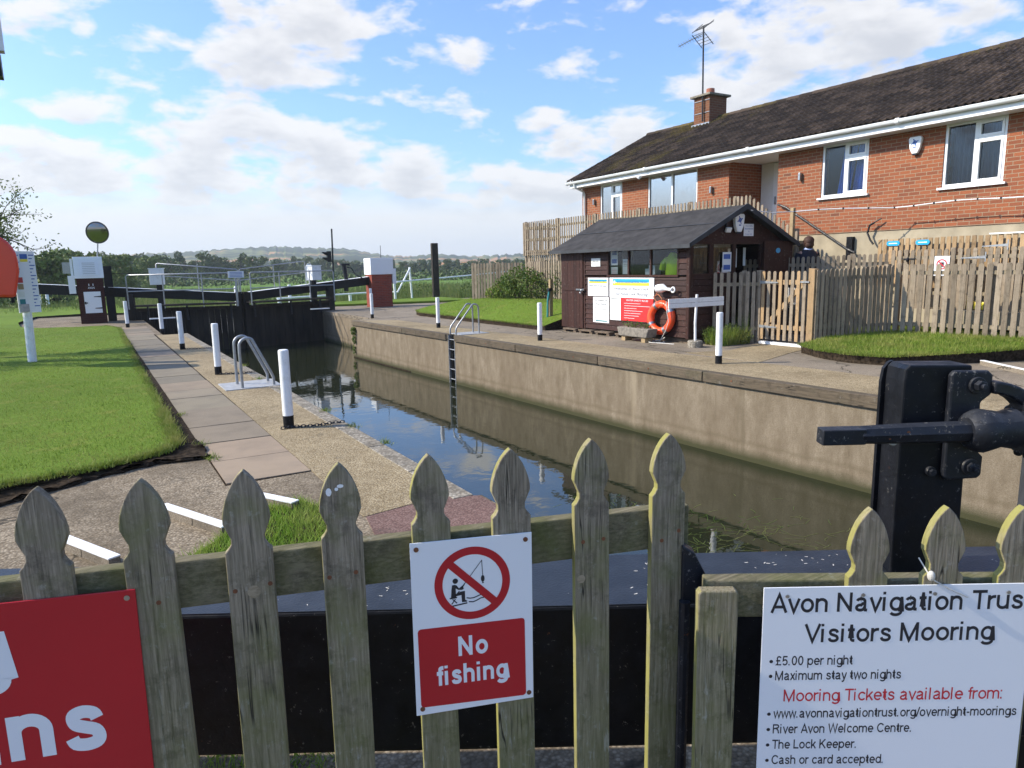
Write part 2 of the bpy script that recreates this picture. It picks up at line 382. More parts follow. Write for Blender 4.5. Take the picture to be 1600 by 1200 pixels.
def lockwall():
    t = NT('lock_wall_render'); v = t.coord('Object'); vs_ = t.coord('Object', (1,1,.38)); pos = t.n('ShaderNodeSeparateXYZ', {0: t.n('ShaderNodeNewGeometry').outputs['Position']})
    col = t.ramp(t.noise(vs_, 5, 6, .7), [(.3,(.15,.118,.078)),(.55,(.235,.193,.138)),(.75,(.32,.27,.198))])
    col = t.mix(t.math('MULTIPLY', t.ramp(t.noise(v, .9, 5, .65), [(.45,0),(.7,1)]), .5), col, (.155,.12,.08))
    col = t.mix(t.ramp(t.noise(v, 75, 4, .85), [(.46,0),(.66,.75)]), col, (.12,.092,.06))
    wob = t.math('ADD', pos.outputs['Z'], t.math('MULTIPLY', t.noise(v, 3, 4), .10))
    band = t.ramp(wob, [(0,(0,0,0)),(1,(1,1,1))])
    mr = t.n('ShaderNodeMapRange', {'Value': wob, 'From Min': -1.12, 'From Max': -.98, 'To Min': 1, 'To Max': 0})
    ln = t.n('ShaderNodeMapRange', {'Value': t.math('ABSOLUTE', t.math('ADD', wob, .90)), 'From Min': 0.0, 'From Max': .05, 'To Min': .45, 'To Max': 0})
    col = t.mix(ln.outputs[0], col, (.13,.105,.065))
    st2 = t.noise(t.coord('Object', (1,1,.06)), 2.3, 5, .7)
    col = t.mix(t.ramp(st2, [(.60,0),(.72,.55)]), col, (.12,.095,.06))
    col = t.mix(t.ramp(t.noise(t.coord('Object', (1,1,.08)), 1.1, 4, .6), [(.62,0),(.70,.5)]), col, (.36,.30,.21))
    col = t.mix(mr.outputs[0], col, (.055,.055,.026))
    t.set(Base_Color=col, Roughness=.95, Specular_IOR_Level=.2)
    t.bump(t.noise(v, 90, 4, .7), .9, .006); M['lock_wall_render'] = t.m
lockwall()

def water():
    t = NT('canal_water'); v = t.coord('Object')
    n1 = t.noise(t.coord('Object', (1,1,1)), 3.2, 2, .5, dist=.5); n2 = t.noise(v, 11, 2, .5)
    h = t.math('ADD', n1, t.math('MULTIPLY', n2, .22))
    t.set(Base_Color=(.018,.022,.011,1), Roughness=.012, IOR=1.5, Specular_IOR_Level=.9)
    t.bump(h, .06, .03); M['canal_water'] = t.m
water()

def grass(name, c1, c2, c3, big=.35, rough=1.0, far=False):
    t = NT(name); v = t.coord('Object')
    n = t.noise(v, 40 if not far else 1.2, 5, .75); b = t.noise(v, big, 4, .6)
    col = t.ramp(n, [(.3,c1),(.5,c2),(.75,c3)])
    col = t.mix(t.ramp(b, [(.4,0),(.7,.6)]), col, tuple(x*.62 for x in c2))
    col = t.mix(t.math('MULTIPLY', t.ramp(t.noise(v, big*4, 5, .7), [(.55,0),(.7,1)]), .45), col, (c3[0]*1.25,c3[1]*.95,c3[2]*1.3))
    t.set(Base_Color=col, Roughness=rough, Specular_IOR_Level=.15)
    if not far: t.bump(n, .8, .02)
    M[name] = t.m
grass('lawn', (.060,.11,.010), (.12,.20,.018), (.22,.26,.05), .5)
grass('field', (.075,.14,.022), (.11,.20,.030), (.15,.23,.045), .02, far=True)
def blades(name, c1, c2, c3, sc_=.7, trans=.3):
    t = NT(name); g = t.n('ShaderNodeNewGeometry'); r = g.outputs['Random Per Island']; v = t.coord('Object')
    col = t.ramp(r, [(0,c1),(.55,c2),(1,c3)])
    col = t.mix(t.ramp(t.noise(v, sc_, 4, .6), [(.4,0),(.7,.5)]), col, tuple(x*.55 for x in c2))
    col = t.mix(t.ramp(t.noise(v, sc_*2.2, 5, .75), [(.44,0),(.62,.8)]), col, (c3[0]*1.0,c3[1]*.88,c3[2]*1.1))
    t.set(Base_Color=col, Roughness=.6, Specular_IOR_Level=.25)
    tl = t.n('ShaderNodeBsdfTranslucent', {'Color': col}); mx = t.n('ShaderNodeMixShader', {0: trans})
    t.t.links.new(t.b.outputs[0], mx.inputs[1]); t.t.links.new(tl.outputs[0], mx.inputs[2]); t.t.links.new(mx.outputs[0], t.out.inputs['Surface']); M[name] = t.m
blades('grass_blade', (.085,.155,.012), (.15,.245,.022), (.31,.34,.08))
blades('bright_blade', (.12,.23,.02), (.20,.36,.03), (.32,.42,.08), 1.5, .35)
blades('reed_blade', (.06,.10,.02), (.105,.18,.03), (.21,.24,.07), .15)
blades('leaf_bush', (.035,.07,.012), (.07,.125,.02), (.13,.18,.04), 1.2)
blades('leaf_light', (.06,.11,.016), (.10,.17,.025), (.16,.21,.05), .3)
def treeleaf(name, c1, c2, c3):
    t = NT(name); g = t.n('ShaderNodeNewGeometry'); oi = t.n('ShaderNodeObjectInfo')
    col = t.ramp(g.outputs['Random Per Island'], [(0,c1),(.6,c2),(1,c3)])
    col = t.mix(t.math('MULTIPLY', oi.outputs['Random'], .5), col, (c2[0]*1.5,c2[1]*1.25,c2[2]*1.1))
    t.set(Base_Color=col, Roughness=.7, Specular_IOR_Level=.2); M[name] = t.m
treeleaf('tree_leaf', (.042,.068,.024), (.080,.12,.038), (.125,.16,.055))
treeleaf('willow_leaf', (.09,.13,.035), (.14,.19,.05), (.21,.25,.08))
def hills():
    t = NT('hill_land'); v = t.coord('Object')
    n = t.noise(t.coord('Object',(1,1,4)), .012, 3, .5)
    col = t.ramp(t.noise(v, .06, 5, .7), [(.35,(.018,.034,.014)),(.65,(.04,.062,.022))])
    col = t.mix(t.ramp(n, [(.50,0),(.54,1)], 'LINEAR'), col, (.13,.15,.05))
    col = t.mix(t.ramp(n, [(.585,0),(.60,1)]), col, (.36,.19,.09))
    t.set(Base_Color=col, Roughness=1, Specular_IOR_Level=0); M['hill_land'] = t.m
hills()
def rooftile():
    t = NT('roof_tile'); g = t.n('ShaderNodeNewGeometry'); v = t.coord('Object')
    col = t.ramp(g.outputs['Random Per Island'], [(0,(.026,.020,.017)),(.6,(.048,.036,.029)),(1,(.085,.062,.048))])
    moss = t.noise(v, .55, 6, .75); pos = t.n('ShaderNodeSeparateXYZ', {0: g.outputs['Position']})
    up = t.n('ShaderNodeMapRange', {'Value': pos.outputs['Z'], 'From Min': 5.9, 'From Max': 6.3, 'To Min': -.05, 'To Max': .07})
    yy = t.n('ShaderNodeMapRange', {'Value': t.math('ABSOLUTE', t.math('SUBTRACT', pos.outputs['Y'], 17.2)), 'From Min': 1.0, 'From Max': 4.5, 'To Min': .10, 'To Max': -.05})
    mm = t.math('ADD', t.math('ADD', moss, up.outputs[0]), yy.outputs[0])
    fine = t.noise(v, 22, 5, .8)
    f = t.math('MULTIPLY', t.ramp(mm, [(.56,0),(.68,1)]), t.ramp(fine, [(.42,0),(.55,1)]))
    col = t.mix(t.math('MULTIPLY', f, .8), col, (.14,.11,.025))
    col = t.mix(t.ramp(t.noise(v, 14, 3, .9), [(.70,0),(.74,.8)]), col, (.32,.31,.28))
    t.set(Base_Color=col, Roughness=.95, Specular_IOR_Level=.2); t.bump(t.noise(v, 60, 4), .5, .01); M['roof_tile'] = t.m
rooftile()
# ------------------------------------------------------------------ drawn grotesque lettering for the big signs
def _el(cx, cy, rx, ry, a0, a1, n=18):
    return [(cx+rx*cos(radians(a0+(a1-a0)*i/n)), cy+ry*sin(radians(a0+(a1-a0)*i/n))) for i in range(n+1)]
def glyph(ch, h):
    X, C, D = .525, .72, -.205; T_ = X-h; e = .008
    arch = lambda x0, x1: [(x0,.30)]+_el((x0+x1)/2, .325, (x1-x0)/2, X+e-h-.325, 180, 0, 14)+[(x1,0)]
    o = lambda cx=.275: _el(cx, .2625, .265-h, .2625+e-h, 0, 360, 30)
    if ch == ' ': return [], .28
    if ch == 'o': return [o()], .585
    if ch == 'c': return [_el(.275,.2625,.265-h,.2625+e-h,38,322,26)], .53
    if ch == 'e': return [[(h+.03,.262),(.53-h,.262)]+_el(.275,.2625,.265-h,.2625+e-h,2,318,26)], .575
    if ch == 'a': return [_el(.24,.37,.20-h*.6,X+e-h-.37,165,90,6)+_el(.24,.37,.45-h-.24,X+e-h-.37,90,0,8)+[(.45-h,.09),(.47-h,h*.9),(.52-h*.4,h*.85)], [(.45-h,.315),(.30,.29)]+_el(.215,.145,.205-h,.145-h+e,75,270,14)+_el(.235,.20,.45-h-.235,.20-h+e,275,350,8)], .565
    if ch == 'n': return [[(h,0),(h,X)], arch(h,.49-h)], .56
    if ch == 'm': return [[(h,0),(h,X)], arch(h,.42-h*.2), arch(.42-h*.2,.80-h)], .865
    if ch == 'h': return [[(h,0),(h,C)], arch(h,.49-h)], .56
    if ch == 'u': return [[(.49-h,X),(.49-h,0)], [(h,X)]+_el(.245,.20,.245-h,.20+e-h,180,360,14)], .56
    if ch == 'r': return [[(h,0),(h,X)], [(h,.28)]+_el(.27,.30,.27-h,X-h-.30,180,95,10)+[(.32,X-h)]], .345
    if ch == 'i': return [[(h+.01,0),(h+.01,X)], [(h+.01,C-.10),(h+.01,C)]], .265
    if ch == 'l': return [[(h+.01,0),(h+.01,C)]], .265
    if ch == 't': return [[(.145,X+.15),(.145,.14)]+_el(.145+.09,.14,.09,.14-h+e,180,270,6)+[(.29,h*.85)], [(0,X-h),(.28,X-h)]], .335
    if ch == 'f': return [[(.145,0),(.145,.58)]+_el(.145+.09,.60,.09,C-h-.60,180,95,6)+[(.30,C-h)], [(0,X-h),(.28,X-h)]], .305
    if ch == 's':
        k = (h-.0425)*.9; K = [(.415-k,.365),(.37-k*.6,.445-k*.5),(.245,.490-k),(.125+k*.6,.455-k*.7),(.09+k,.382),(.135+k*.5,.315),(.25,.272),(.37-k*.4,.228),(.42-k,.150),(.375-k*.6,.070+k*.6),(.245,.034+k),(.11+k*.5,.070+k*.6),(.058+k,.160)]
        out = []
        for i in range(len(K)-1):
            p0,p1,p2,p3 = [Vector(K[min(max(j,0),len(K)-1)]) for j in (i-1,i,i+1,i+2)]
            for q in range(4):
                t = q/4; out.append(tuple(.5*((2*p1)+(p2-p0)*t+(2*p0-5*p1+4*p2-p3)*t*t+(3*p1-p0-3*p2+p3)*t**3)))
        return [out+[K[-1]]], .525
    if ch == 'g': return [o(), [(.54-h,X),(.54-h,-.03)]+_el(.275,-.03,.265-h,.175-h,0,-160,14)], .59
    if ch == 'd': return [o(), [(.54-h,C),(.54-h,0)]], .585
    if ch == 'b': return [o(.275), [(h,C),(h,0)]], .585
    if ch == 'p': return [o(.275), [(h,X),(h,D)]], .585
    if ch == 'v': return [[(h*.8,X),(.25,h*.4),(.50-h*.8,X)]], .50
    if ch == 'w': return [[(h*.8,X),(.19,h*.4),(.36,X-h*.3),(.53,h*.4),(.72-h*.8,X)]], .72
    if ch == 'y': return [[(h*.8,X),(.26,h*.6)], [(.50-h*.8,X),(.24,-.08),(.17,D+h),(.05,D+h)]], .50
    if ch == 'x': return [[(h,0),(.48-h,X)], [(h,X),(.48-h,0)]], .49
    if ch == 'k': return [[(h,0),(h,C)], [(.47-h,X),(h*1.5,.18)], [(.20,.30),(.49-h,0)]], .50
    if ch == 'A': return [[(h*.8,0),(.335,C-h*.6),(.67-h*.8,0)], [(.15,.22),(.52,.22)]], .67
    if ch == 'V': return [[(h*.8,C),(.335,h*.6),(.67-h*.8,C)]], .66
    if ch == 'N': return [[(h,0),(h,C)], [(h,C-h*.7),(.60-h,h*.7)], [(.60-h,0),(.60-h,C)]], .70
    if ch == 'M': return [[(h,0),(h,C)], [(h,C-h*.5),(.37,h*.5),(.74-h,C-h*.5)], [(.74-h,0),(.74-h,C)]], .83
    if ch == 'T': return [[(.0,C-h),(.58,C-h)], [(.29,0),(.29,C-h)]], .60
    if ch == 'L': return [[(h,C),(h,h),(.48,h)]], .53
    if ch == 'K': return [[(h,0),(h,C)], [(.60-h,C),(h,.26)], [(.22,.42),(.63-h,0)]], .66
    if ch == 'R': return [[(h,0),(h,C-h),(.36,C-h)]+_el(.38,.54,.20-h*.5,.18-h,80,-80,10)+[(h,.36)], [(.36,.35),(.52,.24),(.54,.10),(.58,0)]], .70
    if ch == 'C': return [_el(.36,.36,.35-h,.36+e-h,35,325,28)], .71
    if ch == 'W': return [[(h*.7,C),(.22,h*.4),(.45,C-h*.3),(.68,h*.4),(.90-h*.7,C)]], .93
    if ch == '5': return [[(.48,C-h),(.13,C-h),(.09,.36)]+_el(.26,.235,.225-h*.6,.235-h+e,130,-150,16)], .57
    if ch == '0': return [_el(.26,.355,.245-h,.355+e-h,0,360,28)], .57
    if ch == '\u00a3': return [[(.50,h),(.06,h),(.16,.12),(.18,.30),(.13,.52)]+_el(.29,.54,.16,C-h-.54,180,15,10), [(.03,.36),(.40,.36)]], .57
    if ch == '.': return [[(h*1.1,0),(h*1.1,h*2)]], .27
    if ch == ':': return [[(h,0),(h,h*2)], [(h,X-h*2),(h,X)]], .27
    if ch == '-': return [[(.02,.26),(.27,.26)]], .33
    if ch == '/': return [[(0,-.02),(.26,C)]], .28
    return [], .3
def drawn(mb, fr, body, a, b, cap, width, c, weight=.085, align='LEFT'):
    h = weight/2; s = cap/.72; x = 0; st = []
    for ch in body:
        g, adv = glyph(ch, h)
        for pl in g: st.append([(p[0]+x, p[1]) for p in pl])
        x += adv+(weight-.085)*.5
    tot = x-.05; sx = width/tot if width else s
    a0 = a if align == 'LEFT' else (a-tot*sx/2 if align == 'CENTER' else a-tot*sx)
    for k,pl in enumerate(st):
        P = [Vector(p) for p in pl]; n = len(P); closed = (P[0]-P[-1]).length < 1e-4 and n > 3; L_ = []; R_ = []
        for i in range(n):
            dp = (P[i]-P[i-1]) if (i > 0 or closed) else None
            if closed and i == 0: dp = P[0]-P[-2]
            dn = (P[i+1]-P[i]) if i < n-1 else ((P[1]-P[0]) if closed else None)
            if dp is None: dp = dn
            if dn is None: dn = dp
            dp = dp.normalized(); dn = dn.normalized(); t = dp+dn
            t = t.normalized() if t.length > .15 else dn; m = Vector((-t.y,t.x)); q = max(.45, abs(m.dot(Vector((-dn.y,dn.x)))))
            L_.append(P[i]+m*h/q); R_.append(P[i]-m*h/q)
        cc = c+.00004*(k%3)
        vs = []
        for i in range(n-1):
            l,r,l2,r2 = L_[i],R_[i],L_[i+1],R_[i+1]; c3 = cc+.000015*(i%4)
            mb.add([fr.p(a0+r.x*sx, b+r.y*s, c3), fr.p(a0+r2.x*sx, b+r2.y*s, c3), fr.p(a0+l2.x*sx, b+l2.y*s, c3), fr.p(a0+l.x*sx, b+l.y*s, c3)], [(0,1,2,3)])
    return mb
# ------------------------------------------------------------------ the ground, the lock and the water
WL = -1.22
def wallx(y): return 8.0-.0366*(y-4.66)            # the right chamber wall runs slightly askew
left_out = [(-40,-6),(2.32,-6),(2.32,4.33),(2.25,4.34),(2.25,21.33),(1.65,21.4),(1.65,34),(-40,34)]
lad0, lad1 = 15.36, 15.72
right_out = [(wallx(-6),-6),(44,-6),(44,34),(8.25,34),(8.25,22.5),(wallx(22.4),22.4),(wallx(lad1),lad1),(wallx(lad1)+.16,lad1),(wallx(lad0)+.16,lad0),(wallx(lad0),lad0)]
struct('pavement', MB().prism(left_out, -.16, -.004), M['pink_concrete'])
struct('pavement', MB().prism(right_out, -.13, -.004), M['path_concrete'])
lw = [(1.0,-6),(2.31,-6),(2.31,4.32),(2.24,4.34),(2.24,21.32),(1.64,21.4),(1.64,34),(1.0,34)]
root = empty('lock_wall', (2.24,4.3,-3), 'shaded left wall of the lock chamber with pale worn edging stones', 'lock wall')
ob('wall', MB().prism(lw, -3, -.161), M['lock_wall_render'], root)
mb = MB(); y = 4.34
while y < 21.2:
    l = random.uniform(.7,1.1); y1 = min(y+l, 21.33); mb.box(2.10, 2.268+random.uniform(-.006,.006), y+.006, y1-.006, -.17, .006); y = y1
ob('edging', mb, M['coping_stone'], root, bevel=.008)
rw = [(wallx(-6)+.012,-6),(9.4,-6),(9.4,34),(8.262,34),(8.262,22.51),(wallx(22.4)+.012,22.39),(wallx(lad1)+.012,lad1),(wallx(lad1)+.17,lad1),(wallx(lad0)+.17,lad0),(wallx(lad0)+.012,lad0)]
root = empty('lock_wall', (8,4.6,-3), 'long sunlit rendered wall of the lock chamber below the shed side path', 'lock wall')
ob('wall', MB().prism(rw, -3, -.131), M['lock_wall_render'], root)
mb = MB(); ys = [-6,-2.6,1.0,4.4,7.45,9.9,12.6,lad0-.03]; ys2 = [lad1+.03,18.4,20.6,22.36]
for L in (ys, ys2):
    for a,b in zip(L[:-1], L[1:]):
        mb.prism([(wallx(a)-.035,a+.01),(wallx(a)+.13,a+.01),(wallx(b)+.13,b-.01),(wallx(b)-.035,b-.01)], -.145, .005)
ob('timber_edging', mb, M['coping_timber'], root, bevel=.006)
mb = MB()
for i,y in enumerate((21.7,20.0,19.2,13.8,12.0,10.6,8.6,6.9)): mb.fbox(Frame((wallx(y)-.035,y,0),(0,-1,0)), -.012,.012,-.085,-.06,0,.006)
ob('bolt_head', mb, M['rust'], root)
ob('water_weed_streak', MB().prism([(wallx(22.4)-.004,22.39),(wallx(18)-.002,18),(wallx(18)+.01,18),(wallx(22.4)+.01,22.39)], -1.30, WL+.03), M['soil'], root)

# the water of the chamber
struct('water', MB().add([(1.2,-6,WL),(9,-6,WL),(9,36,WL),(1.2,36,WL)], [(0,1,2,3)]), M['canal_water'], origin=(0,0,WL))
struct('lock_floor', MB().add([(1.2,-6,-3.4),(9,-6,-3.4),(9,36,-3.4),(1.2,36,-3.4)], [(0,1,2,3)]), M['soil'])

# surface strips on the banks
struct('aggregate_strip', MB().prism([(1.44,4.38),(2.06,4.47),(2.099,4.45),(2.099,21.3),(1.5,21.3)], -.02, .0), M['sand_aggregate'])
struct('aggregate_strip', MB().prism([(wallx(-4)+.131,-4),(9.5,-4),(9.40,6.5),(9.0,11),(8.82,15),(8.56,21.4),(wallx(22.2)+.14,22.3),(wallx(16)+.131,16),(wallx(16)+.18,15.8),(wallx(15)+.18,15.2),(wallx(15)+.131,15)], -.02, .0), M['sand_aggregate'])
mb = MB(); y = 5.70; k = 0
while y < 25.0:
    l = [.78,.76,.80,1.12,.93,.72,.95,.84,1.06][k%9]*random.uniform(.9,1.05); t_ = .006*random.uniform(-1,1)
    x0 = .775+random.uniform(-.006,.006); x1 = 1.435+random.uniform(-.004,.004)+(y>21)*.05
    s_ = random.uniform(-.03,.0)
    mb.prism([(x0,y+.009),(x1,y+s_+.009),(x1,y+l+s_-.009),(x0,y+l-.009)], -.03, .004+abs(t_)); y += l; k += 1
struct('path_slabs', mb, M['slab_stone'])
struct('slab_bed', MB().prism([(.765,5.68),(1.439,5.68),(1.49,25.0),(.765,25.0)], -.03, -.001), M['soil'])
struct('soil_strip', MB().prism([(.40,6.75),(.77,6.62),(.772,25.2),(.55,25.2),(.6,8)], -.02, .010), M['soil'])
struct('brick_apron', MB().prism([(1.45,4.365),(2.06,4.455),(2.30,4.31),(2.30,3.2),(1.25,3.3)], -.02, .001), M['apron_paving'])

# radial foot treads, painted white on top
def tread(p, q, h, label, side):
    p = Vector((*p,0)); q = Vector((*q,0)); d = (q-p).normalized(); n = Vector((-d.y,d.x,0))*.033
    r = empty('foot_tread', tuple((p+q)/2), label, 'foot tread')
    ob('brick_edge', MB().prism([tuple((p-n).xy),tuple((q-n).xy),tuple((q+n).xy),tuple((p+n).xy)], -.01, h), M['path_concrete'], r)
    ob('white_top', MB().prism([tuple((p-n*1.06).xy),tuple((q-n*1.06).xy),tuple((q+n*1.06).xy),tuple((p+n*1.06).xy)], h, h+.008), M['white_paint'], r)
tread((-.34,5.06),(-.03,4.42),.05,'white topped foot ridge on the near pavement, leftmost of the three behind the pickets',0)
tread((.29,5.28),(.60,4.58),.05,'white topped foot ridge on the near pavement, middle one ending at the grass tuft',0)
tread((.88,5.18),(1.09,4.80),.05,'short white topped foot ridge touching the far corner of the grass tuft',0)
tread((11.65,5.32),(10.8,4.05),.06,'white foot ridge on the far bank beyond the black paddle gear',0)

# lawns as raised sheets with a cut soil edge
def sheet(name, outline, zf, mat, step=.25, soil=.13):
    """triangulated raised sheet: fine grid clipped to the outline through a fan of boundary points"""
    import bmesh
    pts = []
    for (a,b) in zip(outline, outline[1:]+outline[:1]):
        n = max(1, int(math.dist(a,b)/step))
        for i in range(n):
            t = i/n; j = .02 if 0 < i else 0
            pts.append((a[0]+(b[0]-a[0])*t+random.uniform(-j,j), a[1]+(b[1]-a[1])*t+random.uniform(-j,j)))
    def inside(x,y):
        c = False
        for i in range(len(outline)):
            (x1,y1),(x2,y2) = outline[i], outline[i-1]
            if (y1>y)!=(y2>y) and x < (x2-x1)*(y-y1)/(y2-y1)+x1: c = not c
        return c
    xs = [p[0] for p in outline]; ys = [p[1] for p in outline]; g = step*2.2
    inner = []
    x = min(xs)
    while x < max(xs):
        y = min(ys)
        while y < max(ys):
            if inside(x,y) and min(math.dist((x,y),p) for p in pts) > g*.45: inner.append((x,y))
            y += g
        x += g
    from mathutils.geometry import delaunay_2d_cdt
    n = len(pts); allp = [Vector(p) for p in pts+inner]
    r = delaunay_2d_cdt(allp, [(i,(i+1)%n) for i in range(n)], [], 1, 1e-5)
    mb = MB(); mb.add([(v.x,v.y,zf(v.x,v.y)+random.uniform(-.008,.008)) for v in r[0]], [tuple(f) for f in r[2]])
    struct(name, mb, mat, smooth=True)
    e = MB(); vs = []
    for i,p in enumerate(pts):
        z = zf(*p)-.004; vs += [(p[0],p[1],z), (p[0]+random.uniform(-.02,.02),p[1]+random.uniform(-.02,.02),z-soil*random.uniform(.4,.6)), (p[0]+random.uniform(-.02,.02),p[1]+random.uniform(-.02,.02),min(z-soil,-.01))]
    fs = []
    for i in range(n):
        j = (i+1)%n; fs += [(3*i,3*j,3*j+1,3*i+1),(3*i+1,3*j+1,3*j+2,3*i+2)]
    e.add(vs, fs); struct('soil_edge', e, M['soil'])
    return inside
LAWN_L = [(-6,3.9),(-2.2,5.6),(-.73,6.49),(-.09,6.62),(.40,6.85),(.56,7.1),(.59,9),(.62,14),(.70,24.3),(.35,25.5),(-.5,26.0),(-1.6,26.6),(-2.0,27.6),(-2.2,30),(-1.9,34),(-.3,34.6),(1.2,33.6),(1.4,36),(1.3,44),(-28,44),(-28,3.9)]
zl = lambda x,y: .075+.02*sin(x*1.3)*cos(y*.7)
inL = sheet('lawn', LAWN_L, zl, M['lawn'], .35, .11)
LAWN_R = [(9.95,14.86),(9.93,18),(9.95,20.5),(9.93,22.7),(10.1,23.4),(10.6,23.3),(11.8,22.4),(13.6,21.9),(15,21.8),(15,14.86)]
def zr(x,y): return .12+.44*max(0,min(1,(x-9.95)/1.9))**.9
inR = sheet('lawn', LAWN_R, zr, M['lawn'], .25, .14)
LAWN_B = [(10.86,7.95),(10.45,7.2),(10.36,6.6),(10.5,6.15),(11.0,5.85),(11.8,5.45),(12.6,5.1),(14.6,4.0),(15,5),(14.9,8.6),(13.4,8.6),(11.95,8.18)]
def zb(x,y): return .15+.07*max(0,min(1,(x-10.5)/2.5))
inB = sheet('lawn', LAWN_B, zb, M['lawn'], .2, .17)
PATCH = [(.28,4.25),(.49,4.46),(.84,4.92),(1.17,4.98),(1.26,4.7),(1.19,4.2),(1.07,3.7),(1.0,2.9),(.3,2.9)]
TUFT2 = [(.02,2.55),(.55,2.45),(.6,1.75),(1.0,1.5),(.9,1.2),(.2,1.3)]

SB = [(-3.2,5.05),(-2.2,5.15),(-1.5,5.72),(-.72,6.12),(-.3,6.38),(-.10,6.50),(.35,6.70),(.79,6.62),(.775,7.4),(.55,7.3),(.3,7.0),(-.09,6.75),(-.73,6.62),(-2.2,5.8),(-3.2,5.4)]
sheet('soil_bank', SB, lambda x,y:.012+.035*random.random(), M['soil'], .07, .03)
# wide ground beyond the banks
FZ = -.5
def quad(x0,x1,y0,y1,z): return MB().add([(x0,y0,z),(x1,y0,z),(x1,y1,z),(x0,y1,z)],[(0,1,2,3)])
xs = sorted(set([-2600,-900,-300,-120]+list(range(-60,121,6))+[200,400,900,2600])); ys_ = [34,37,40,44,48,54,60,70,85,100,130,170,240,400,800,2600]
mb = MB(); nx = len(xs)
for j,y in enumerate(ys_):
    for x in xs:
        z = FZ+.12*sin(x*.21)*cos(y*.13) if y > 40 else FZ*min(1,(y-34)/4)-.02
        mb.v.append((x,y,z))
for j in range(len(ys_)-1):
    for i in range(nx-1): mb.f.append((j*nx+i, j*nx+i+1, (j+1)*nx+i+1, (j+1)*nx+i))
struct('meadow', mb, M['field'], smooth=True, origin=(0,34,FZ))
mb = quad(-2600,-40,-2600,34,FZ); mb.add(*[(q.v,q.f) for q in [quad(44,2600,-2600,34,FZ)]][0]); mb.add(*[(q.v,q.f) for q in [quad(-40,44,-2600,-6,FZ)]][0])
struct('ground', mb, M['field'], origin=(0,0,FZ))

# grass blades (short turf on the lawns, longer along the cut edges)
def blades_obj(name, P, H, Wd, mat, label, lean=.35, cat='grass'):
    n = len(P); a = rng.uniform(0, 2*pi, n); dx = np.cos(a)*Wd/2; dy = np.sin(a)*Wd/2
    lx = rng.normal(0,1,n)*H*lean; ly = rng.normal(0,1,n)*H*lean
    v = np.zeros((n,3,3)); v[:,0] = P; v[:,1] = P; v[:,2] = P
    v[:,0,0] -= dx; v[:,0,1] -= dy; v[:,1,0] += dx; v[:,1,1] += dy; v[:,2,0] += lx; v[:,2,1] += ly; v[:,2,2] += H
    me = bpy.data.meshes.new(name); org = P.mean(axis=0); v -= org
    me.vertices.add(n*3); me.vertices.foreach_set('co', v.ravel()); me.loops.add(n*3); me.loops.foreach_set('vertex_index', np.arange(n*3))
    me.polygons.add(n); me.polygons.foreach_set('loop_start', np.arange(0,n*3,3)); me.update(calc_edges=True); me.validate()
    me.materials.append(mat); o = bpy.data.objects.new(name, me); COL.objects.link(o); o.location = org
    return tag(o, label, cat, None, 'stuff')
def scatter(inside, n, x0,x1,y0,y1, zf, near=0):
    out = []
    X = rng.uniform(x0,x1,n); Y = rng.uniform(y0,y1,n) if not near else y0+(y1-y0)*rng.uniform(0,1,n)**near
    for x,y in zip(X,Y):
        if inside(x,y): out.append((x,y,zf(x,y)))
    return np.array(out)
P = scatter(inL, 150000, -6,.62, 5,27, zl, 1.8)
blades_obj('grass', P, rng.uniform(.010,.030,len(P)), .006, M['grass_blade'], 'short mown grass of the left bank lawn')
P = scatter(inR, 26000, 9.9,15, 14.9,23.4, zr); blades_obj('grass', P, rng.uniform(.014,.036,len(P)), .010, M['grass_blade'], 'short mown grass of the lawn beside the shed')
P = scatter(inB, 36000, 10.3,15, 4,8.7, zb); blades_obj('grass', P, rng.uniform(.03,.075,len(P)), .009, M['grass_blade'], 'longer grass below the picket fence on the right')
def edge_pts(outline, n, w, zf, i0, i1):
    out = []
    segs = [(outline[i], outline[(i+1)%len(outline)]) for i in range(i0,i1)]; L = [math.dist(*s) for s in segs]; T = sum(L)
    for s,l in zip(segs, L):
        for _ in range(int(n*l/T)):
            t = random.random(); x = s[0][0]+(s[1][0]-s[0][0])*t+random.gauss(0,w); y = s[0][1]+(s[1][1]-s[0][1])*t+random.gauss(0,w); out.append((x,y,zf(x,y)-.02))
    return np.array(out)
P = np.concatenate([edge_pts(LAWN_L, 9000, .035, zl, 1, 6), edge_pts(LAWN_L, 9000, .03, zl, 6, 9), edge_pts(LAWN_R, 3000, .03, zr, 0, 5), edge_pts(LAWN_B, 7000, .04, zb, 0, 7)])
blades_obj('grass', P, rng.uniform(.02,.07,len(P)), .007, M['grass_blade'], 'ragged longer grass fringing the cut lawn edges', .6)
def poly_in(poly):
    def f(x,y):
        c = False
        for i in range(len(poly)):
            (x1,y1),(x2,y2) = poly[i], poly[i-1]
            if (y1>y)!=(y2>y) and x < (x2-x1)*(y-y1)/(y2-y1)+x1: c = not c
        return c
    return f
P = np.concatenate([scatter(poly_in(PATCH), 16000, .2,1.3, 2.9,5.0, lambda x,y:-.004), scatter(poly_in(TUFT2), 5000, 0,1.1, 1.1,2.6, lambda x,y:-.004)])
blades_obj('grass', P, rng.uniform(.03,.085,len(P)), .006, M['bright_blade'], 'bright tuft of grass on the near pavement behind the pickets', .5)
struct('soil_patch', MB().prism(PATCH, -.02, .002), M['soil'])
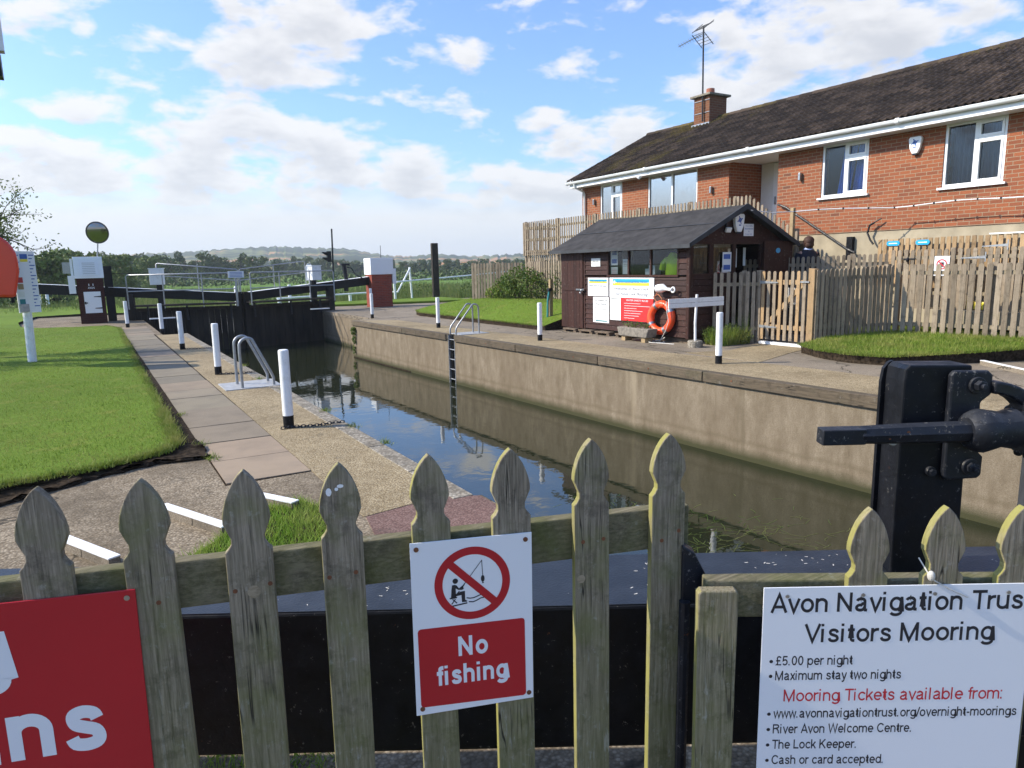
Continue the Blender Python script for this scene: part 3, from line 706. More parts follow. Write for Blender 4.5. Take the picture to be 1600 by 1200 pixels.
# small weeds along the left edging, at the wall corner and by the chain
P = []
for (x,y) in [(2.26,7.05),(2.3,6.2),(2.24,9.9),(2.14,11.2),(2.25,13),(2.27,8.1),(.78,7.2),(.8,6.6),(.79,8.9)]:
    for _ in range(60): P.append((x+random.gauss(0,.03), y+random.gauss(0,.06), 0))
P = np.array(P); blades_obj('weed', P, rng.uniform(.02,.06,len(P)), .008, M['grass_blade'], 'small weeds sprouting from the edging stones of the left bank', .7, 'weeds')

# reeds and rough growth beyond the bank
def reeds(n, x0,x1,y0,y1, h0,h1, w, label, mat='reed_blade'):
    X = rng.uniform(x0,x1,n); Y = rng.uniform(y0,y1,n); k = .5+.5*np.sin(X*.35+1.7*np.sin(Y*.11))*np.cos(Y*.23)
    P = np.stack([X,Y,np.full(n,FZ-.05)],1); H = (h0+(h1-h0)*k)*rng.uniform(.6,1.1,n)
    blades_obj('reeds', P, H, w, M[mat], label, .16, 'reeds')
reeds(26000, -30,34, 38,46, .5,1.0, .05, 'green reeds and rough growth on the river bank behind the lower gates')
reeds(26000, -60,60, 46,75, .6,1.15, .08, 'tall green reeds covering the meadow beyond the river')

# leafy growth from leaf clusters
def leaf_mesh(name, clusters, leaf, mat, parent=None, flat=.0, **k):
    """clusters: (centre, radii, count)"""
    C_ = []
    for c,r,n in clusters:
        d = rng.normal(0,1,(n,3)); d /= np.linalg.norm(d,axis=1)[:,None]; q = rng.uniform(.35,1,n)**.5
        C_.append(np.array(c)+d*np.array(r)*q[:,None]*rng.uniform(.85,1.12,(n,1)))
    P = np.concatenate(C_); n = len(P)
    a = rng.normal(0,1,(n,3)); a /= np.linalg.norm(a,axis=1)[:,None]; b = rng.normal(0,1,(n,3)); b = np.cross(a,b); b /= np.linalg.norm(b,axis=1)[:,None]
    s = leaf*rng.uniform(.6,1.25,(n,1)); a *= s; b *= s*.55
    v = np.stack([P-a, P+b, P+a, P-b],1)
    mb = MB(); mb.v = v.reshape(-1,3).tolist(); mb.f = [(4*i,4*i+1,4*i+2,4*i+3) for i in range(n)]
    return ob(name, mb, mat, parent, **k)
def crown_clusters(h, w, base=.25, n=16, per=110, seed=0):
    r = random.Random(seed); out = []
    for i in range(n):
        t = r.uniform(base, .95); ww = w*sqrt(max(.05, 1-((t-.5)/.55)**2)); a = r.uniform(0,2*pi); q = ww*r.uniform(.1,.8)
        s = w*r.uniform(.22,.42); out.append(((q*cos(a), q*sin(a), h*t), (s, s, s*r.uniform(.6,.9)), per))
    return out
protos = []
for i in range(5):
    h, w = [(8.5,3.6),(7.2,4.2),(9.5,3.9),(6.2,4.6),(8.0,3.0)][i]
    t = empty('tree', (0,0,FZ), 'dark rounded tree in the far line beyond the meadow', 'tree', 'trees in the far line beyond the meadow')
    cr = leaf_mesh('crown', crown_clusters(h, w, .10, 26, 120, 10+i), .34, M['tree_leaf'], origin=(0,0,0)); cr.parent = t
    tr = MB().tube([(0,0,-.3),(.1,0,h*.3),(.0,.15,h*.65)], [.28,.2,.07], 7)
    for k in range(4):
        a = k*1.7+i; tr.tube([(0,0,h*(.25+.08*k)),(cos(a)*w*.3,sin(a)*w*.3,h*(.45+.08*k)),(cos(a)*w*.55,sin(a)*w*.55,h*(.6+.07*k))], [.12,.07,.03], 5)
    o = ob('trunk', tr, M['bark'], origin=(0,0,0)); o.parent = t
    protos.append((t, h))
# ------------------------------------------------------------------ far trees, hedges and hills
def pol(az, d, z=FZ): a = radians(az); return (sin(a)*d, cos(a)*d, z)
used = set()
def put_tree(k, az, d, s=1.0, label=None, group=None, light=False, z=FZ):
    t, h = protos[k]
    if k in used: t = copy_tree(t)
    used.add(k); t.location = pol(az, d, z); t.scale = (s, s, s*random.uniform(.92,1.08)); t.rotation_euler = (0,0,random.uniform(0,6.28))
    if label: t['label'] = label
    if group: t['group'] = group
    return t
random.seed(21)
az = -1.0; k = 0
heights = [(-2,2.4),(2.8,1.86),(5.3,2.03),(7.5,1.7),(9,2.0),(11,1.75),(12.5,1.3),(14,1.45),(17,1.05),(20,.9),(25,.95),(29,.85),(33,.85),(40,.8)]
while az < 36:
    e = np.interp(az, [a for a,_ in heights], [b for _,b in heights]); d = random.uniform(150,185) if az < 13 else random.uniform(185,260)
    e *= random.choice([1.0,.92,1.02,.82,.97])
    top = .80*(1.65+math.tan(radians(max(.3,e)))*d-FZ); i = k%5; s = top/protos[i][1]
    put_tree(i, az, d, s); az += random.uniform(.62,1.1)*(1.0 if az < 13 else .75)*(s**.5); k += 1
# paler, closer willows at the left
for n,(a,d,top) in enumerate([(-7.5,62,4.1),(-4.6,55,3.7),(-2.2,58,3.7),(.4,66,3.7),(-.8,80,4.4),(2.2,78,4.0),(4.0,110,4.6),(-6,75,4.6)]):
    t = empty('willow_bush', pol(a,d), ['pale green willow bush behind the left balance beam, by the frame edge','pale willow bush directly behind the white information board post','pale willow bush between the information board and the left control pedestal','pale willow bush right behind the round mirror pedestal','taller pale willow at the back of the left bushes','pale willow bush at the right end of the left clump','small willow bush before the dark tree line at the left','high willow at the far left behind the sparse twigs'][n], 'bush')
    cr = leaf_mesh('crown', crown_clusters(top, top*.52, .06, 26, 190, 60+n), .17, M['willow_leaf'], origin=(0,0,0)); cr.parent = t
    o = ob('trunk', MB().tube([(0,0,-.2),(.1,0,top*.3),(0,.1,top*.7)], [.16,.1,.03], 6).tube([(0,0,0),(.4,.2,top*.4),(.8,.4,top*.7)],[.1,.07,.02],5), M['bark'], origin=(0,0,0)); o.parent = t
cl = []
a = -6
while a < 40:
    d = random.uniform(120,140); x,y,_ = pol(a,d); cl.append(((x,y,FZ+.7), (2.6,1.8,random.uniform(.9,1.5)), 90)); a += .55
hd = leaf_mesh('hedgerow', cl, .30, M['tree_leaf'], label='low dark hedgerow along the far edge of the meadow', cat='hedge', kind='stuff')
cl = []
for (x,y,h) in [(16.2+1.1*i, 42.5+1.3*sin(i*2.1), .75+.35*sin(i*1.3)) for i in range(13)]+[(8+1.2*i, 46+sin(i), .6) for i in range(6)]: cl.append(((x,y,FZ+h*.5), (1.0,.9,h), 420))
leaf_mesh('scrub', cl, .075, M['leaf_bush'], label='dark bramble scrub on the far bank behind the white rail', cat='scrub', kind='stuff')
cl = []
for i in range(22): cl.append(((-30+1.5*i, 47+1.5*sin(i*1.9), FZ+.6), (1.4,1.2,1.0+.3*sin(i*1.1)), 420))
leaf_mesh('scrub', cl, .085, M['willow_leaf'], label='rough green scrub beyond the lawn of the left bank', cat='scrub', kind='stuff')

prof = [(-14,1.2),(-4,1.3),(3,1.45),(6.9,1.62),(8.7,1.74),(11.4,1.87),(13.2,1.93),(15.1,1.78),(18,1.7),(19.2,1.47),(21,1.12),(23,.98),(25,1.16),(28,.88),(31.3,.97),(35,1.2),(42,1.1),(52,.9),(70,.9)]
def ridge(D, depth, scale, name, seed, off=0):
    r = random.Random(seed); A = np.arange(-16, 72, .18); mb = MB(); rows = 10
    for a in A:
        e = np.interp(a+off, [p[0] for p in prof], [p[1] for p in prof])*scale
        e += .05*sin(a*7.3+seed)+.035*sin(a*17.1+seed)+r.uniform(-.025,.03)
        H = 1.65+math.tan(radians(max(e,.05)))*D
        for j in range(rows+1):
            t = j/rows; d = D-depth*(1-t); z = FZ-.3+(H-FZ)*(t**1.5)+(r.uniform(-1,1)*.012*H if 0<j<rows else 0)
            mb.v.append(pol(a, d, z))
        mb.v.append(pol(a, D+150, H-12))
    m = rows+2
    for i in range(len(A)-1):
        for j in range(m-1): mb.f.append((i*m+j, (i+1)*m+j, (i+1)*m+j+1, i*m+j+1))
    struct(name, mb, M['hill_land'], smooth=True)
ridge(1150, 650, 1.0, 'hills', 3)
ridge(560, 200, .42, 'hills', 9, 5)

# sparse branches reaching in from the left
HT = Vector((1.62,0,-.3))
t = empty('hawthorn_tree', (-3.98,18.0,-.2), 'sparse twiggy tree reaching into view at the left edge behind the orange housing', 'tree')
tr = MB(); LP = []
rr = random.Random(5)
def branch(p, d, r, L, depth):
    pts = [p]; q = p
    for i in range(4):
        d = (d+Vector((rr.gauss(0,.16),rr.gauss(0,.16),rr.gauss(0.03,.12)))).normalized(); q = q+d*L/4; pts.append(q)
    tr.tube(pts, [r*(1-.17*i) for i in range(5)], 5 if depth else 8)
    if depth >= 2:
        for i in range(34 if depth > 2 else 12):
            s = pts[rr.randint(1,4)]; LP.append(s+Vector((rr.gauss(0,.10),rr.gauss(0,.10),rr.gauss(0,.09))))
    if depth >= 3: return
    for i in range([6,6,5][depth]):
        s = pts[rr.randint(1,4)]; nd = (d*.7+Vector((rr.gauss(0,.55),rr.gauss(0,.45),rr.gauss(.12,.4)))).normalized()
        branch(s, nd, r*.42, L*.55, depth+1)
branch(HT+Vector((-5.6,18,.05)), Vector((.28,.05,1)), .11, 2.3, 0)
branch(HT+Vector((-5.3,18.1,1.4)), Vector((.8,.1,.55)), .06, 2.2, 1)
branch(HT+Vector((-5.0,18.1,1.9)), Vector((.9,.0,.7)), .05, 1.9, 1)
branch(HT+Vector((-5.1,18.1,1.6)), Vector((.95,.0,.25)), .05, 2.0, 1)
branch(HT+Vector((-5.0,18.1,1.5)), Vector((.9,.0,.45)), .05, 1.9, 1)
ob('trunk', tr, M['bark'], t)
mb = MB()
for p in LP:
    a = Vector((rr.gauss(0,1),rr.gauss(0,1),rr.gauss(0,1))).normalized(); b = a.orthogonal().normalized(); s = rr.uniform(.018,.042)
    mb.add([p-a*s,p+b*s*.6,p+a*s,p-b*s*.6],[(0,1,2,3)])
ob('crown', mb, M['leaf_bush'], t)

# ------------------------------------------------------------------ bollards
def make_bollard(loc, label, h=.84, r=.054, tilt=0):
    t = empty('mooring_bollard', loc, label, 'bollard', 'white mooring bollards with black feet')
    k = [(0,0,z) for z in (.12,.3,h-.03,h-.008,h)]
    ob('post', MB().tube([Vector(p)+Vector(loc) for p in k], [r,r,r,r*.97,r*.8], 18), M['white_paint'], t, smooth=True)
    ob('black_foot', MB().tube([Vector(loc),Vector(loc)+Vector((0,0,.135))], r*1.03, 18), M['black_paint'], t, smooth=True)
    t.rotation_euler = (tilt*.3, tilt, 0)
    return t
b0 = make_bollard((1.69,7.46,0), 'tall white bollard with black foot nearest the camera, chained to the left edging')
def bol(loc, label, tilt=0, s=1):
    c = copy_tree(b0, loc, label); c.rotation_euler = (tilt*.4,tilt,random.uniform(0,3)); c.scale = (s,s,s); return c
bol((1.70,12.2,0), 'white bollard standing just beyond the grey ladder handrails on the left bank', .008)
bol((1.66,16.84,0), 'white bollard third along the left bank, between the pedestal and the handrails', -.01)
bol((1.68,21.85,0), 'white bollard at the lower end of the left bank, in front of the gate railing', .01)
bol((.97,25.15,0), 'white bollard on the path close to the left brick pedestal', -.006)
bol((8.73,7.92,0), 'white bollard on the shed side in front of the wooden gate and weeds')
bol((8.53,12.92,0), 'white bollard on the shed side standing left of the brown shed door')
bol((8.29,17.7,0), 'white bollard on the shed side left of the wall ladder handrails')
bol((8.27,22.95,0), 'white bollard in front of the right brick pedestal, the nearer of two')
bol((10.50,29.2,0), 'white bollard touching the left side of the right brick pedestal, the farther of two')
for i,(x,y,h,l) in enumerate([(-2.5,50,.75,'small distant white post at the far side of the left lawn, left of a pair'),(-2.1,50,.75,'small distant white post at the far side of the left lawn, right of a pair'),(7.0,41,.9,'white post seen behind the middle of the footbridge railing'),(9.9,41,.9,'white post seen behind the right part of the footbridge railing')]):
    ob('marker_post', MB().tube([(x,y,FZ-.1),(x,y,h-.05),(x,y,h)], [.09,.09,.07], 12), M['white_paint'], smooth=True, label=l, cat='post', group='distant white marker posts')
def chain(p, q, label, n=None):
    p = Vector(p); q = Vector(q); L = (q-p).length; n = n or int(L/.034); mb = MB(); d = (q-p).normalized(); side = Vector((-d.y,d.x,0))
    for i in range(n):
        t = (i+.5)/n; c = p+(q-p)*t+side*.02*sin(t*9); c.z = p.z+.010
        ax = Vector((0,0,1)) if i%2 else side; k = len(mb.v)
        mb.torus((0,0,0), ax, .016, .0042, 10, 5)
        mb.v[k:] = [tuple(c+Vector(v)+d*Vector(v).dot(d)*.5) for v in mb.v[k:]]
    ob('mooring_chain', mb, M['black_iron'], label=label, cat='chain', smooth=True)
chain((1.60,7.40,.006), (2.24,7.30,.012), 'rusty chain lying from the nearest white bollard to the left edging')
chain((1.72,12.12,.004), (2.22,12.0,.01), 'short rusty chain at the foot of the bollard beyond the handrails')
chain((1.68,16.78,.004), (2.22,16.6,.01), 'thin rusty chain at the foot of the third bollard on the left bank')

# ------------------------------------------------------------------ ladder handrails
def loops(X0, X1, ys, z, name, label, plate):
    t = empty('ladder_handrail', ((X0+X1)/2, ys[0], 0), label, 'handrail')
    for y in ys:
        s = 1 if X1 > X0 else -1
        pts = [(X0,y,0),(X0,y,z*.72)]
        for i in range(1,9):
            a = pi-(pi*.68)*i/8; r = .115; pts.append((X0+s*(r+r*cos(a)), y, z-.115+.115*sin(a)))
        pts += [(X1-s*.03,y,.20),(X1,y,.12),(X1,y,0)]
        ob('rail_loop', MB().tube(pts, .021, 12), M['galvanised'], t, smooth=True)
    ob('base_plate', MB().box(*plate, -.01, .012), M['steel_plate'], t, bevel=.003)
loops(1.76, 2.20, (10.45,10.86), .72, 'l', 'pair of grey tubular ladder handrails on the left bank plate', (1.52,2.30,10.36,11.08))
loops(8.33, 7.68, (15.40,15.72), .74, 'r', 'pair of grey tubular handrails above the wall ladder on the shed side', (7.76,8.56,15.28,15.86))
t = empty('wall_ladder', (wallx(15.54)+.05,15.54,-3), 'recessed metal ladder going down the sunlit lock wall into the water', 'ladder')
xw = wallx(15.54)+.04
for y in (lad0+.015, lad1-.015): ob('side_rail', MB().box(xw-.03,xw+.02,y-.012,y+.012,-3,-.02), M['galvanised'], t)
for z in (-.12,-.37,-.62,-.87,-1.12,-1.37): ob('rung', MB().tube([(xw,lad0+.027,z),(xw,lad1-.027,z)], .013, 8), M['galvanised'], t)
ob('recess_lining', MB().box(wallx(15.54)+.135,wallx(15.54)+.15,lad0+.004,lad1-.004,-3,-.02), M['gate_timber'], t)

# ------------------------------------------------------------------ lower lock gates at the far end
def leaf(hx, hy, mx, my, side, label):
    t = empty('lock_gate_leaf', (hx,hy,-3), label, 'lock gate')
    d = (Vector((mx,my,0))-Vector((hx,hy,0))); L = d.length; u = d.normalized()
    fr = Frame((hx,hy,0), u if side < 0 else -u, (0,0,1)); s = 1 if side < 0 else -1     # n faces the camera
    def A(x): return x*s
    mb = MB(); n = int(L/.22)
    for i in range(n): mb.fbox(fr, A(.15+i*(L-.3)/n+.006), A(.15+(i+1)*(L-.3)/n-.006), -3, .36+.004*(i%3), -.06, .0+.006*(i%2))
    ob('planking', mb, M['gate_timber'], t)
    ob('mitre_post', MB().fbox(fr, A(L-.19), A(L-.002), -3, .92, -.18, .05), M['gate_timber'], t)
    ob('heel_post', MB().fbox(fr, A(-.10), A(.16), -3, .95, -.18, .05), M['gate_timber'], t)
    ob('top_beam', MB().fbox(fr, A(.16), A(L-.19), .30, .42, -.12, .012), M['dark_timber'], t)
    # balance beam, tapering up towards the bank
    E_ = -3.4 if side < 0 else -2.5; zt_ = .87+.67*(L-E_)/(L+4.9)
    q = [(A(L+.02), .56),(A(L+.02), .87),(A(E_), zt_),(A(E_), zt_-.35)]
    ob('balance_beam', MB().fprism(fr, q, -.42, -.10), M['black_paint'], t)
    ob('beam_capping', MB().fprism(fr, [(A(L+.02),.872),(A(L+.02),.882),(A(E_),zt_+.012),(A(E_),zt_+.002)], -.42, -.10), M['white_paint'], t)
    # walkway
    ob('walkway', MB().fbox(fr, A(.3), A(L-.05), .50, .56, .06, .55), M['dark_timber'], t)
    for a in (.6, L*.5, L-.4): ob('bracket', MB().fprism(fr, [(A(a),-.05),(A(a+.06),-.05),(A(a+.06),.5),(A(a),.5)], .05, .12), M['black_iron'], t)
    # near railing
    def rail(name, pts, r=.024, c=.5): ob(name, MB().tube([fr.p(A(a),b,c) for a,b in pts], r, 8), M['galvanised'], t, smooth=True)
    e0 = .12 if side < 0 else .2
    rail('handrail', [(e0,.42),(e0,1.58),(e0+.05,1.64),(L-.1,1.64),(L-.05,1.60),(L-.05,.42)]); rail('mid_rail', [(e0,1.06),(L-.05,1.06)], .020)
    for a in (L*.34, L*.68): rail('rail_post', [(a,.42),(a,1.64)], .022)
    # far railing standing on the beam
    f0, f1 = (.95, L-.1); z = lambda a: .87+(L-a)*.67/(L+4.9)
    rail('handrail', [(f0,z(f0)),(f0,z(f0)+.92),(f0+.04,z(f0)+.95),(f1-.04,z(f1)+.89),(f1,z(f1)+.85),(f1,z(f1))], .022, -.36); rail('mid_rail', [(f0,z(f0)+.5),(f1,z(f1)+.47)], .018, -.36)
    m_ = (f0+f1)/2; rail('rail_post', [(m_,z(m_)),(m_,z(m_)+.92)], .02, -.36)
    # paddle gear box over the heel
    bx = 1.0 if side < 0 else .75
    ob('gear_post', MB().fbox(fr, A(bx), A(bx+.2), .3, 1.35, -.1, .08), M['black_paint'], t)
    g = ob('gear_box', MB().fbox(fr, A(bx-.18), A(bx+.25), 1.27, 1.84, -.16, .22), M['white_paint'], t, bevel=.012)
    ob('lid', MB().fbox(fr, A(bx-.20), A(bx+.27), 1.84, 1.87, -.18, .24), M['white_plastic'], g)
    return t, fr, L
gl, frl, Ll = leaf(1.25, 29.1, 4.93, 27.9, -1, 'left leaf of the lower lock gates with black beam and grey railings')
gr, frr, Lr = leaf(8.75, 29.1, 5.02, 27.9, 1, 'right leaf of the lower lock gates, its black beam running behind the right pedestal')
# extra posts, sign and trays around the gates
t = empty('gate_notice', (4.55,27.45,.5), 'small pale blue notice on a short post at the middle of the footbridge', 'notice')
ob('post', MB().tube([(4.68,27.35,.42),(4.68,27.35,1.55)], .02, 8), M['galvanised'], t)
ob('board', MB().box(4.44,4.99,27.31,27.33,1.46,1.70), M['sign_white'], t)
fr = Frame((4.44,27.305,1.46)); mb = MB()
for i in range(4): mb.fbox(fr, .06,.49, .035+.05*i,.052+.05*i, 0,.002)
ob('lettering', mb, M['ink_blue'], t)
for x0,x1,y,l in ((7.45,8.2,27.6,'thin white paddle tray against the dark right gate by the wall'),(1.7,2.5,26.6,'thin white tray at the left gate by the bank')):
    ob('white_tray', MB().box(x0,x1,y,y+.12,.14,.175), M['white_paint'], label=l, cat='tray')
ob('gate_strut_post', MB().box(.55,.82,29.4,29.65,-.02,1.98), M['black_paint'], label='black square timber post right behind the left brick pedestal', cat='post')
ob('guard_wire', MB().tube([(.7,29.5,1.72),(1.3,29.3,1.70),(2.6,29.0,1.70)], .012, 6), M['black_paint'], label='thin dark wire from the black post to the footbridge railing', cat='wire')
t = empty('paddle_windlass', (9.55,29.45,.9), 'black windlass post with a bent arm on the right balance beam', 'windlass')
ob('post', MB().tube([(9.55,29.6,.75),(9.58,29.6,1.3),(9.52,29.6,1.92)], [.10,.09,.10], 10), M['black_iron'], t)
ob('arm', MB().tube([(9.5,29.6,1.80),(9.85,29.6,1.72),(10.0,29.6,1.45),(10.4,29.6,1.25)], .022, 8), M['black_iron'], t)
ob('cap', MB().box(9.38,9.74,29.5,29.7,1.84,1.92), M['black_iron'], t)

# brick control pedestals
def pedestal(x0,x1,y0,y1,zb,zt,mat,label,left):
    t = empty('control_pedestal', ((x0+x1)/2,y0,0), label, 'control cabinet')
    ob('brick_base', MB().box(x0,x1,y0,y1,-.1,zb), M[mat], t)
    ob('cabinet', MB().fprism(Frame((0,0,0),(0,1,0),(0,0,1)), [(y0-.04,zb+.002),(y1+.04,zb+.002),(y1+.04,zt),(y0+(.07 if left else -.04),zt)], x0-.04, x1+.04), M['white_plastic'], t, bevel=.015)
    if left:
        fr = Frame((x0,y0,0))
        P = lambda a,b: fr.p(a, b, .0)
        def slope(b): return -.02+.10*(b-zb)/(zt-zb)*-1+.045
        o = ob('cabinet_door', MB().add([(x0+.13,y0-.052+.0,zb+.10),(x0+.70,y0-.052,zb+.10),(x0+.70,y0+.030,zt-.12),(x0+.13,y0+.030,zt-.12)],[(0,1,2,3)]), M['sign_white'], t)
        mb = MB()
        for i in range(7): z = zb+.16+.06*i; mb.fbox(Frame((x0,y0-.056+(z-zb-.1)*.16-.004,0)), .22,.60, z,z+.012, 0,.004)
        ob('louvres', mb, M['cleat_grey'], t)
        d = ob('access_door', MB().fbox(fr, .17,.68, .36,1.10, .0,.03), M['white_plastic'], t)
        for z in (.52,.92): ob('hinge', MB().fprism(fr, [(.70,z-.02),(.70,z+.03),(.48,z+.016),(.46,z+.005),(.48,z-.006)], .031,.045), M['black_iron'], d)
        ob('handle', MB().fbox(fr, .17,.27, .70,.73, .031,.05).fbox(fr, .18,.22,.67,.76,.031,.055), M['black_iron'], d)
        mb = MB().text(fr, 'AVON', .42, 1.20, .07, .20, .004, 'CENTER', .01)
        mb.text(fr, '1 1', .42, 1.30, .08, .14, .004, 'CENTER', .02)
        ob('lettering', mb, M['ink_white'], t)
        ob('side_meter', MB().box(x0-.36,x0-.10,y0+.1,y0+.35,1.74,2.12), M['cleat_grey'], t)
        ob('side_panel', MB().box(x0-.13,x0-.06,y0+.05,y0+.55,1.62,2.24), M['white_plastic'], t)
        ob('junction_box', MB().box(x0-.24,x0-.04,y0-.02,y0+.2,1.05,1.66), M['white_plastic'], t)
    else:
        ob('side_panel', MB().box(x1+.05,x1+.10,y0+.0,y0+.5,zb-.4,zt+.0), M['white_plastic'], t)
        ob('side_box', MB().box(x1+.10,x1+.26,y0+.1,y0+.4,zb-.42,zb+.25), M['white_plastic'], t)
        ob('aerial', MB().tube([(x0+.62,y0+.4,zt),(x0+.62,y0+.4,zt+.55)], .012, 6), M['black_iron'], t)
    return t
pedestal(-.30,.50,28.5,29.2,1.56,2.30,'tower_brick','dark brick pedestal with white sloping cabinet and white door on the left bank', True)
pedestal(10.70,11.62,29.5,30.3,1.42,2.14,'pedestal_brick','red brick pedestal with plain white cabinet on the right bank', False)
t = empty('round_mirror', (.40,28.95,2.29), 'round convex traffic mirror on a thin pole above the left pedestal', 'mirror')
ob('pole', MB().tube([(.42,28.95,2.30),(.50,28.93,2.9)], .022, 8), M['galvanised'], t)
c = Vector((.505,28.86,3.14)); R = .36; n_ = Vector((-.40,-1,-.14)).normalized(); u_ = n_.orthogonal().normalized(); w_ = n_.cross(u_)
mb = MB(); rings = 10; seg = 40
for i in range(rings+1):
    a = i/rings; rr_ = R*a
    for j in range(seg): th = 2*pi*j/seg; mb.v.append(tuple(c+(u_*cos(th)+w_*sin(th))*rr_+n_*(.055*(1-a*a))))
for i in range(rings):
    for j in range(seg): mb.f.append((i*seg+j,(i+1)*seg+j,(i+1)*seg+(j+1)%seg,i*seg+(j+1)%seg))
ob('mirror_face', mb, M['mirror_glass'], t, smooth=True)
ob('rim', MB().torus(c, n_, R, .022, 40, 8), M['black_iron'], t, smooth=True)
mb = MB().fpoly(Frame(tuple(c-n_*.01), tuple(-w_), tuple(u_)), [(R*.98*cos(2*pi*j/24), R*.98*sin(2*pi*j/24)) for j in range(24)])
ob('back', mb, M['black_iron'], t)

# far bank furniture on the right
t = empty('signal_post', (10.9,36,-.2), 'tall thin black pole with a two lamp signal head beyond the right gate', 'signal')
ob('pole', MB().tube([(10.95,36,-.3),(11.05,36,3.75)], [.055,.04], 10), M['black_iron'], t)
h_ = ob('signal_head', MB().box(10.72,10.92,35.9,36.1,2.08,2.62), M['black_paint'], t)
for z in (2.52,2.25): ob('visor', MB().fprism(Frame((10.72,35.95,0),(1,0,0),(0,0,1)), [(0,z+.05),(0,z-.13),(-.26,z+.02),(-.24,z+.07)], -.09,.09), M['black_paint'], h_)
ob('timber_pile', MB().prism([(16.65,36),(16.98,35.9),(17.05,36.25),(16.7,36.3)], -.6, 3.02), M['dark_timber'], bevel=.02, label='tall square brown timber pile beyond the right lawn', cat='timber post')
t = empty('white_railing', (17,37,-.3), 'white horizontal railing with one sloping bar beyond the right lawn', 'railing')
mb_r = MB().tube([(14.3,35.6,.95),(20.5,39.5,1.12),(26,43,1.3)], .045, 8)
ob('top_rail', mb_r, M['white_paint'], t)
ob('post', MB().tube([(15.6,36.6,-.3),(15.5,36.6,1.72)], .06, 8), M['white_paint'], t)
ob('post', MB().tube([(14.2,35.6,-.3),(14.15,35.6,1.05)], .07, 8), M['white_paint'], t)
ob('sloping_bar', MB().tube([(15.5,36.5,1.68),(14.45,35.9,.40),(13.3,36.6,.45)], .05, 8), M['white_paint'], t)
t = empty('white_railing', (9,38,-.4), 'low white railing seen under the right balance beam', 'railing')
ob('top_rail', MB().tube([(8.6,38.5,.22),(13.6,38.2,.35)], .05, 8), M['white_paint'], t)
for x in (8.7,10.6,12.6): ob('post', MB().tube([(x,38.4,-.5),(x,38.4,.2+.02*(x-8))], .09, 8), M['white_paint'], t)
ob('marker_flag', MB().tube([(9.2,34.0,-.3),(9.2,34,1.2)], .04, 8).fprism(Frame((9.2,33.95,0)), [(-.16,1.2),(.16,1.2),(.17,1.75),(.10,1.98),(-.06,2.0),(-.17,1.8)], -.02,.02), M['sign_white'], label='small rounded pale blue and white marker board on a post behind the bridge', cat='marker board')
ob('turf_mound', MB().prism([(9.6,31.8),(16.2,30.4),(16.4,34.5),(9.4,34.5)], -.02, .10), M['lawn'], bevel=.04, kind='structure')

# ------------------------------------------------------------------ orange lifebuoy housing and information board at the left
t = empty('information_board', (-1.0,15.75,.05), 'white notice board on a leaning white post on the left lawn, full of small notices', 'notice board')
ob('post', MB().tube([(-1.03,15.8,.02),(-1.00,15.8,1.2),(-.98,15.8,2.1)], .075, 14), M['white_paint'], t, smooth=True)
fr = Frame((-1.26,15.70,1.02), (.93,-.10,0), (0,0,1)); Wb, Hb = .50, 1.12
fr = Frame((-1.11,15.66,1.0), (.92,.40,0), (0,0,1)); Wb = .36
ob('board', MB().fbox(fr, 0,Wb, 0,Hb, -.02,0), M['sign_white'], t)
ob('blue_header', MB().fbox(fr, .12,.24, Hb-.14,Hb-.05, 0,.003), M['ink_blue'], t)
ob('yellow_header', MB().fbox(fr, .12,.24, Hb-.19,Hb-.142, 0,.003), M['band_yellow'], t)
mb = MB()
for i in range(16):
    z = Hb-.08-i*.062; mb.fbox(fr, .26-.0,.345-.03*(i%3), z,z+.018, 0,.003)
    if i < 6: mb.fbox(fr, .02,.10-.02*(i%2), z,z+.016, 0,.003)
ob('lettering', mb, M['ink_blue'], t)
for z,m in ((.62,'sign_red'),(.50,'tan_wood'),(.36,'paper'),(.22,'teal')): ob('notice', MB().fbox(fr, .03,.12, z-.07,z+.03, 0,.004), M[m], t)
ob('leaflet_holder', MB().fbox(fr, .02,.16, .02,.16, 0,.03), M['galvanised'], t)
t = empty('lifebuoy_housing', (-1.45,15.1,.1), 'large orange lifebuoy housing on the left lawn, cut off by the frame edge', 'lifebuoy housing')
fr = Frame((-1.38,15.1,0), (.97,.22,0), (0,0,1))
pts = []
for i in range(0,13): a = pi*i/12; pts.append((.40*cos(a), 1.95+.46*sin(a)))
pts += [(-.40,1.75),(-.33,1.33),(.30,1.30),(.40,1.75)]
ob('housing', MB().fprism(fr, pts, -.22, .0), M['housing_orange'], t, bevel=.05, smooth=True)
ob('back_plate', MB().fprism(fr, [(a*1.06,1.85+(b-1.85)*1.04) for a,b in pts], -.26, -.225), M['black_paint'], t)
ob('bracket', MB().tube([(-1.6,15.30,1.22),(-1.6,15.30,1.75)], .04, 10).tube([(-1.6,15.34,1.6),(-1.07,15.74,1.6)], .03, 8), M['black_paint'], t)
ob('bracket', MB().tube([(-1.17,15.42,1.20),(-1.17,15.42,1.75)], .03, 10), M['black_paint'], t)

# board on an unseen tall post at the very left edge
t = empty('hanging_board', (-.46,3.0,0), 'edge of a high white board with black foot at the top left corner', 'sign')
ob('board', MB().box(-.62,-.155,3.0,3.04,2.40,3.2), M['white_paint'], t)
ob('black_foot', MB().box(-.62,-.168,2.985,3.05,2.316,2.396), M['black_paint'], t)
ob('post', MB().box(-.55,-.47,3.05,3.12,-.02,3.2), M['white_paint'], t)
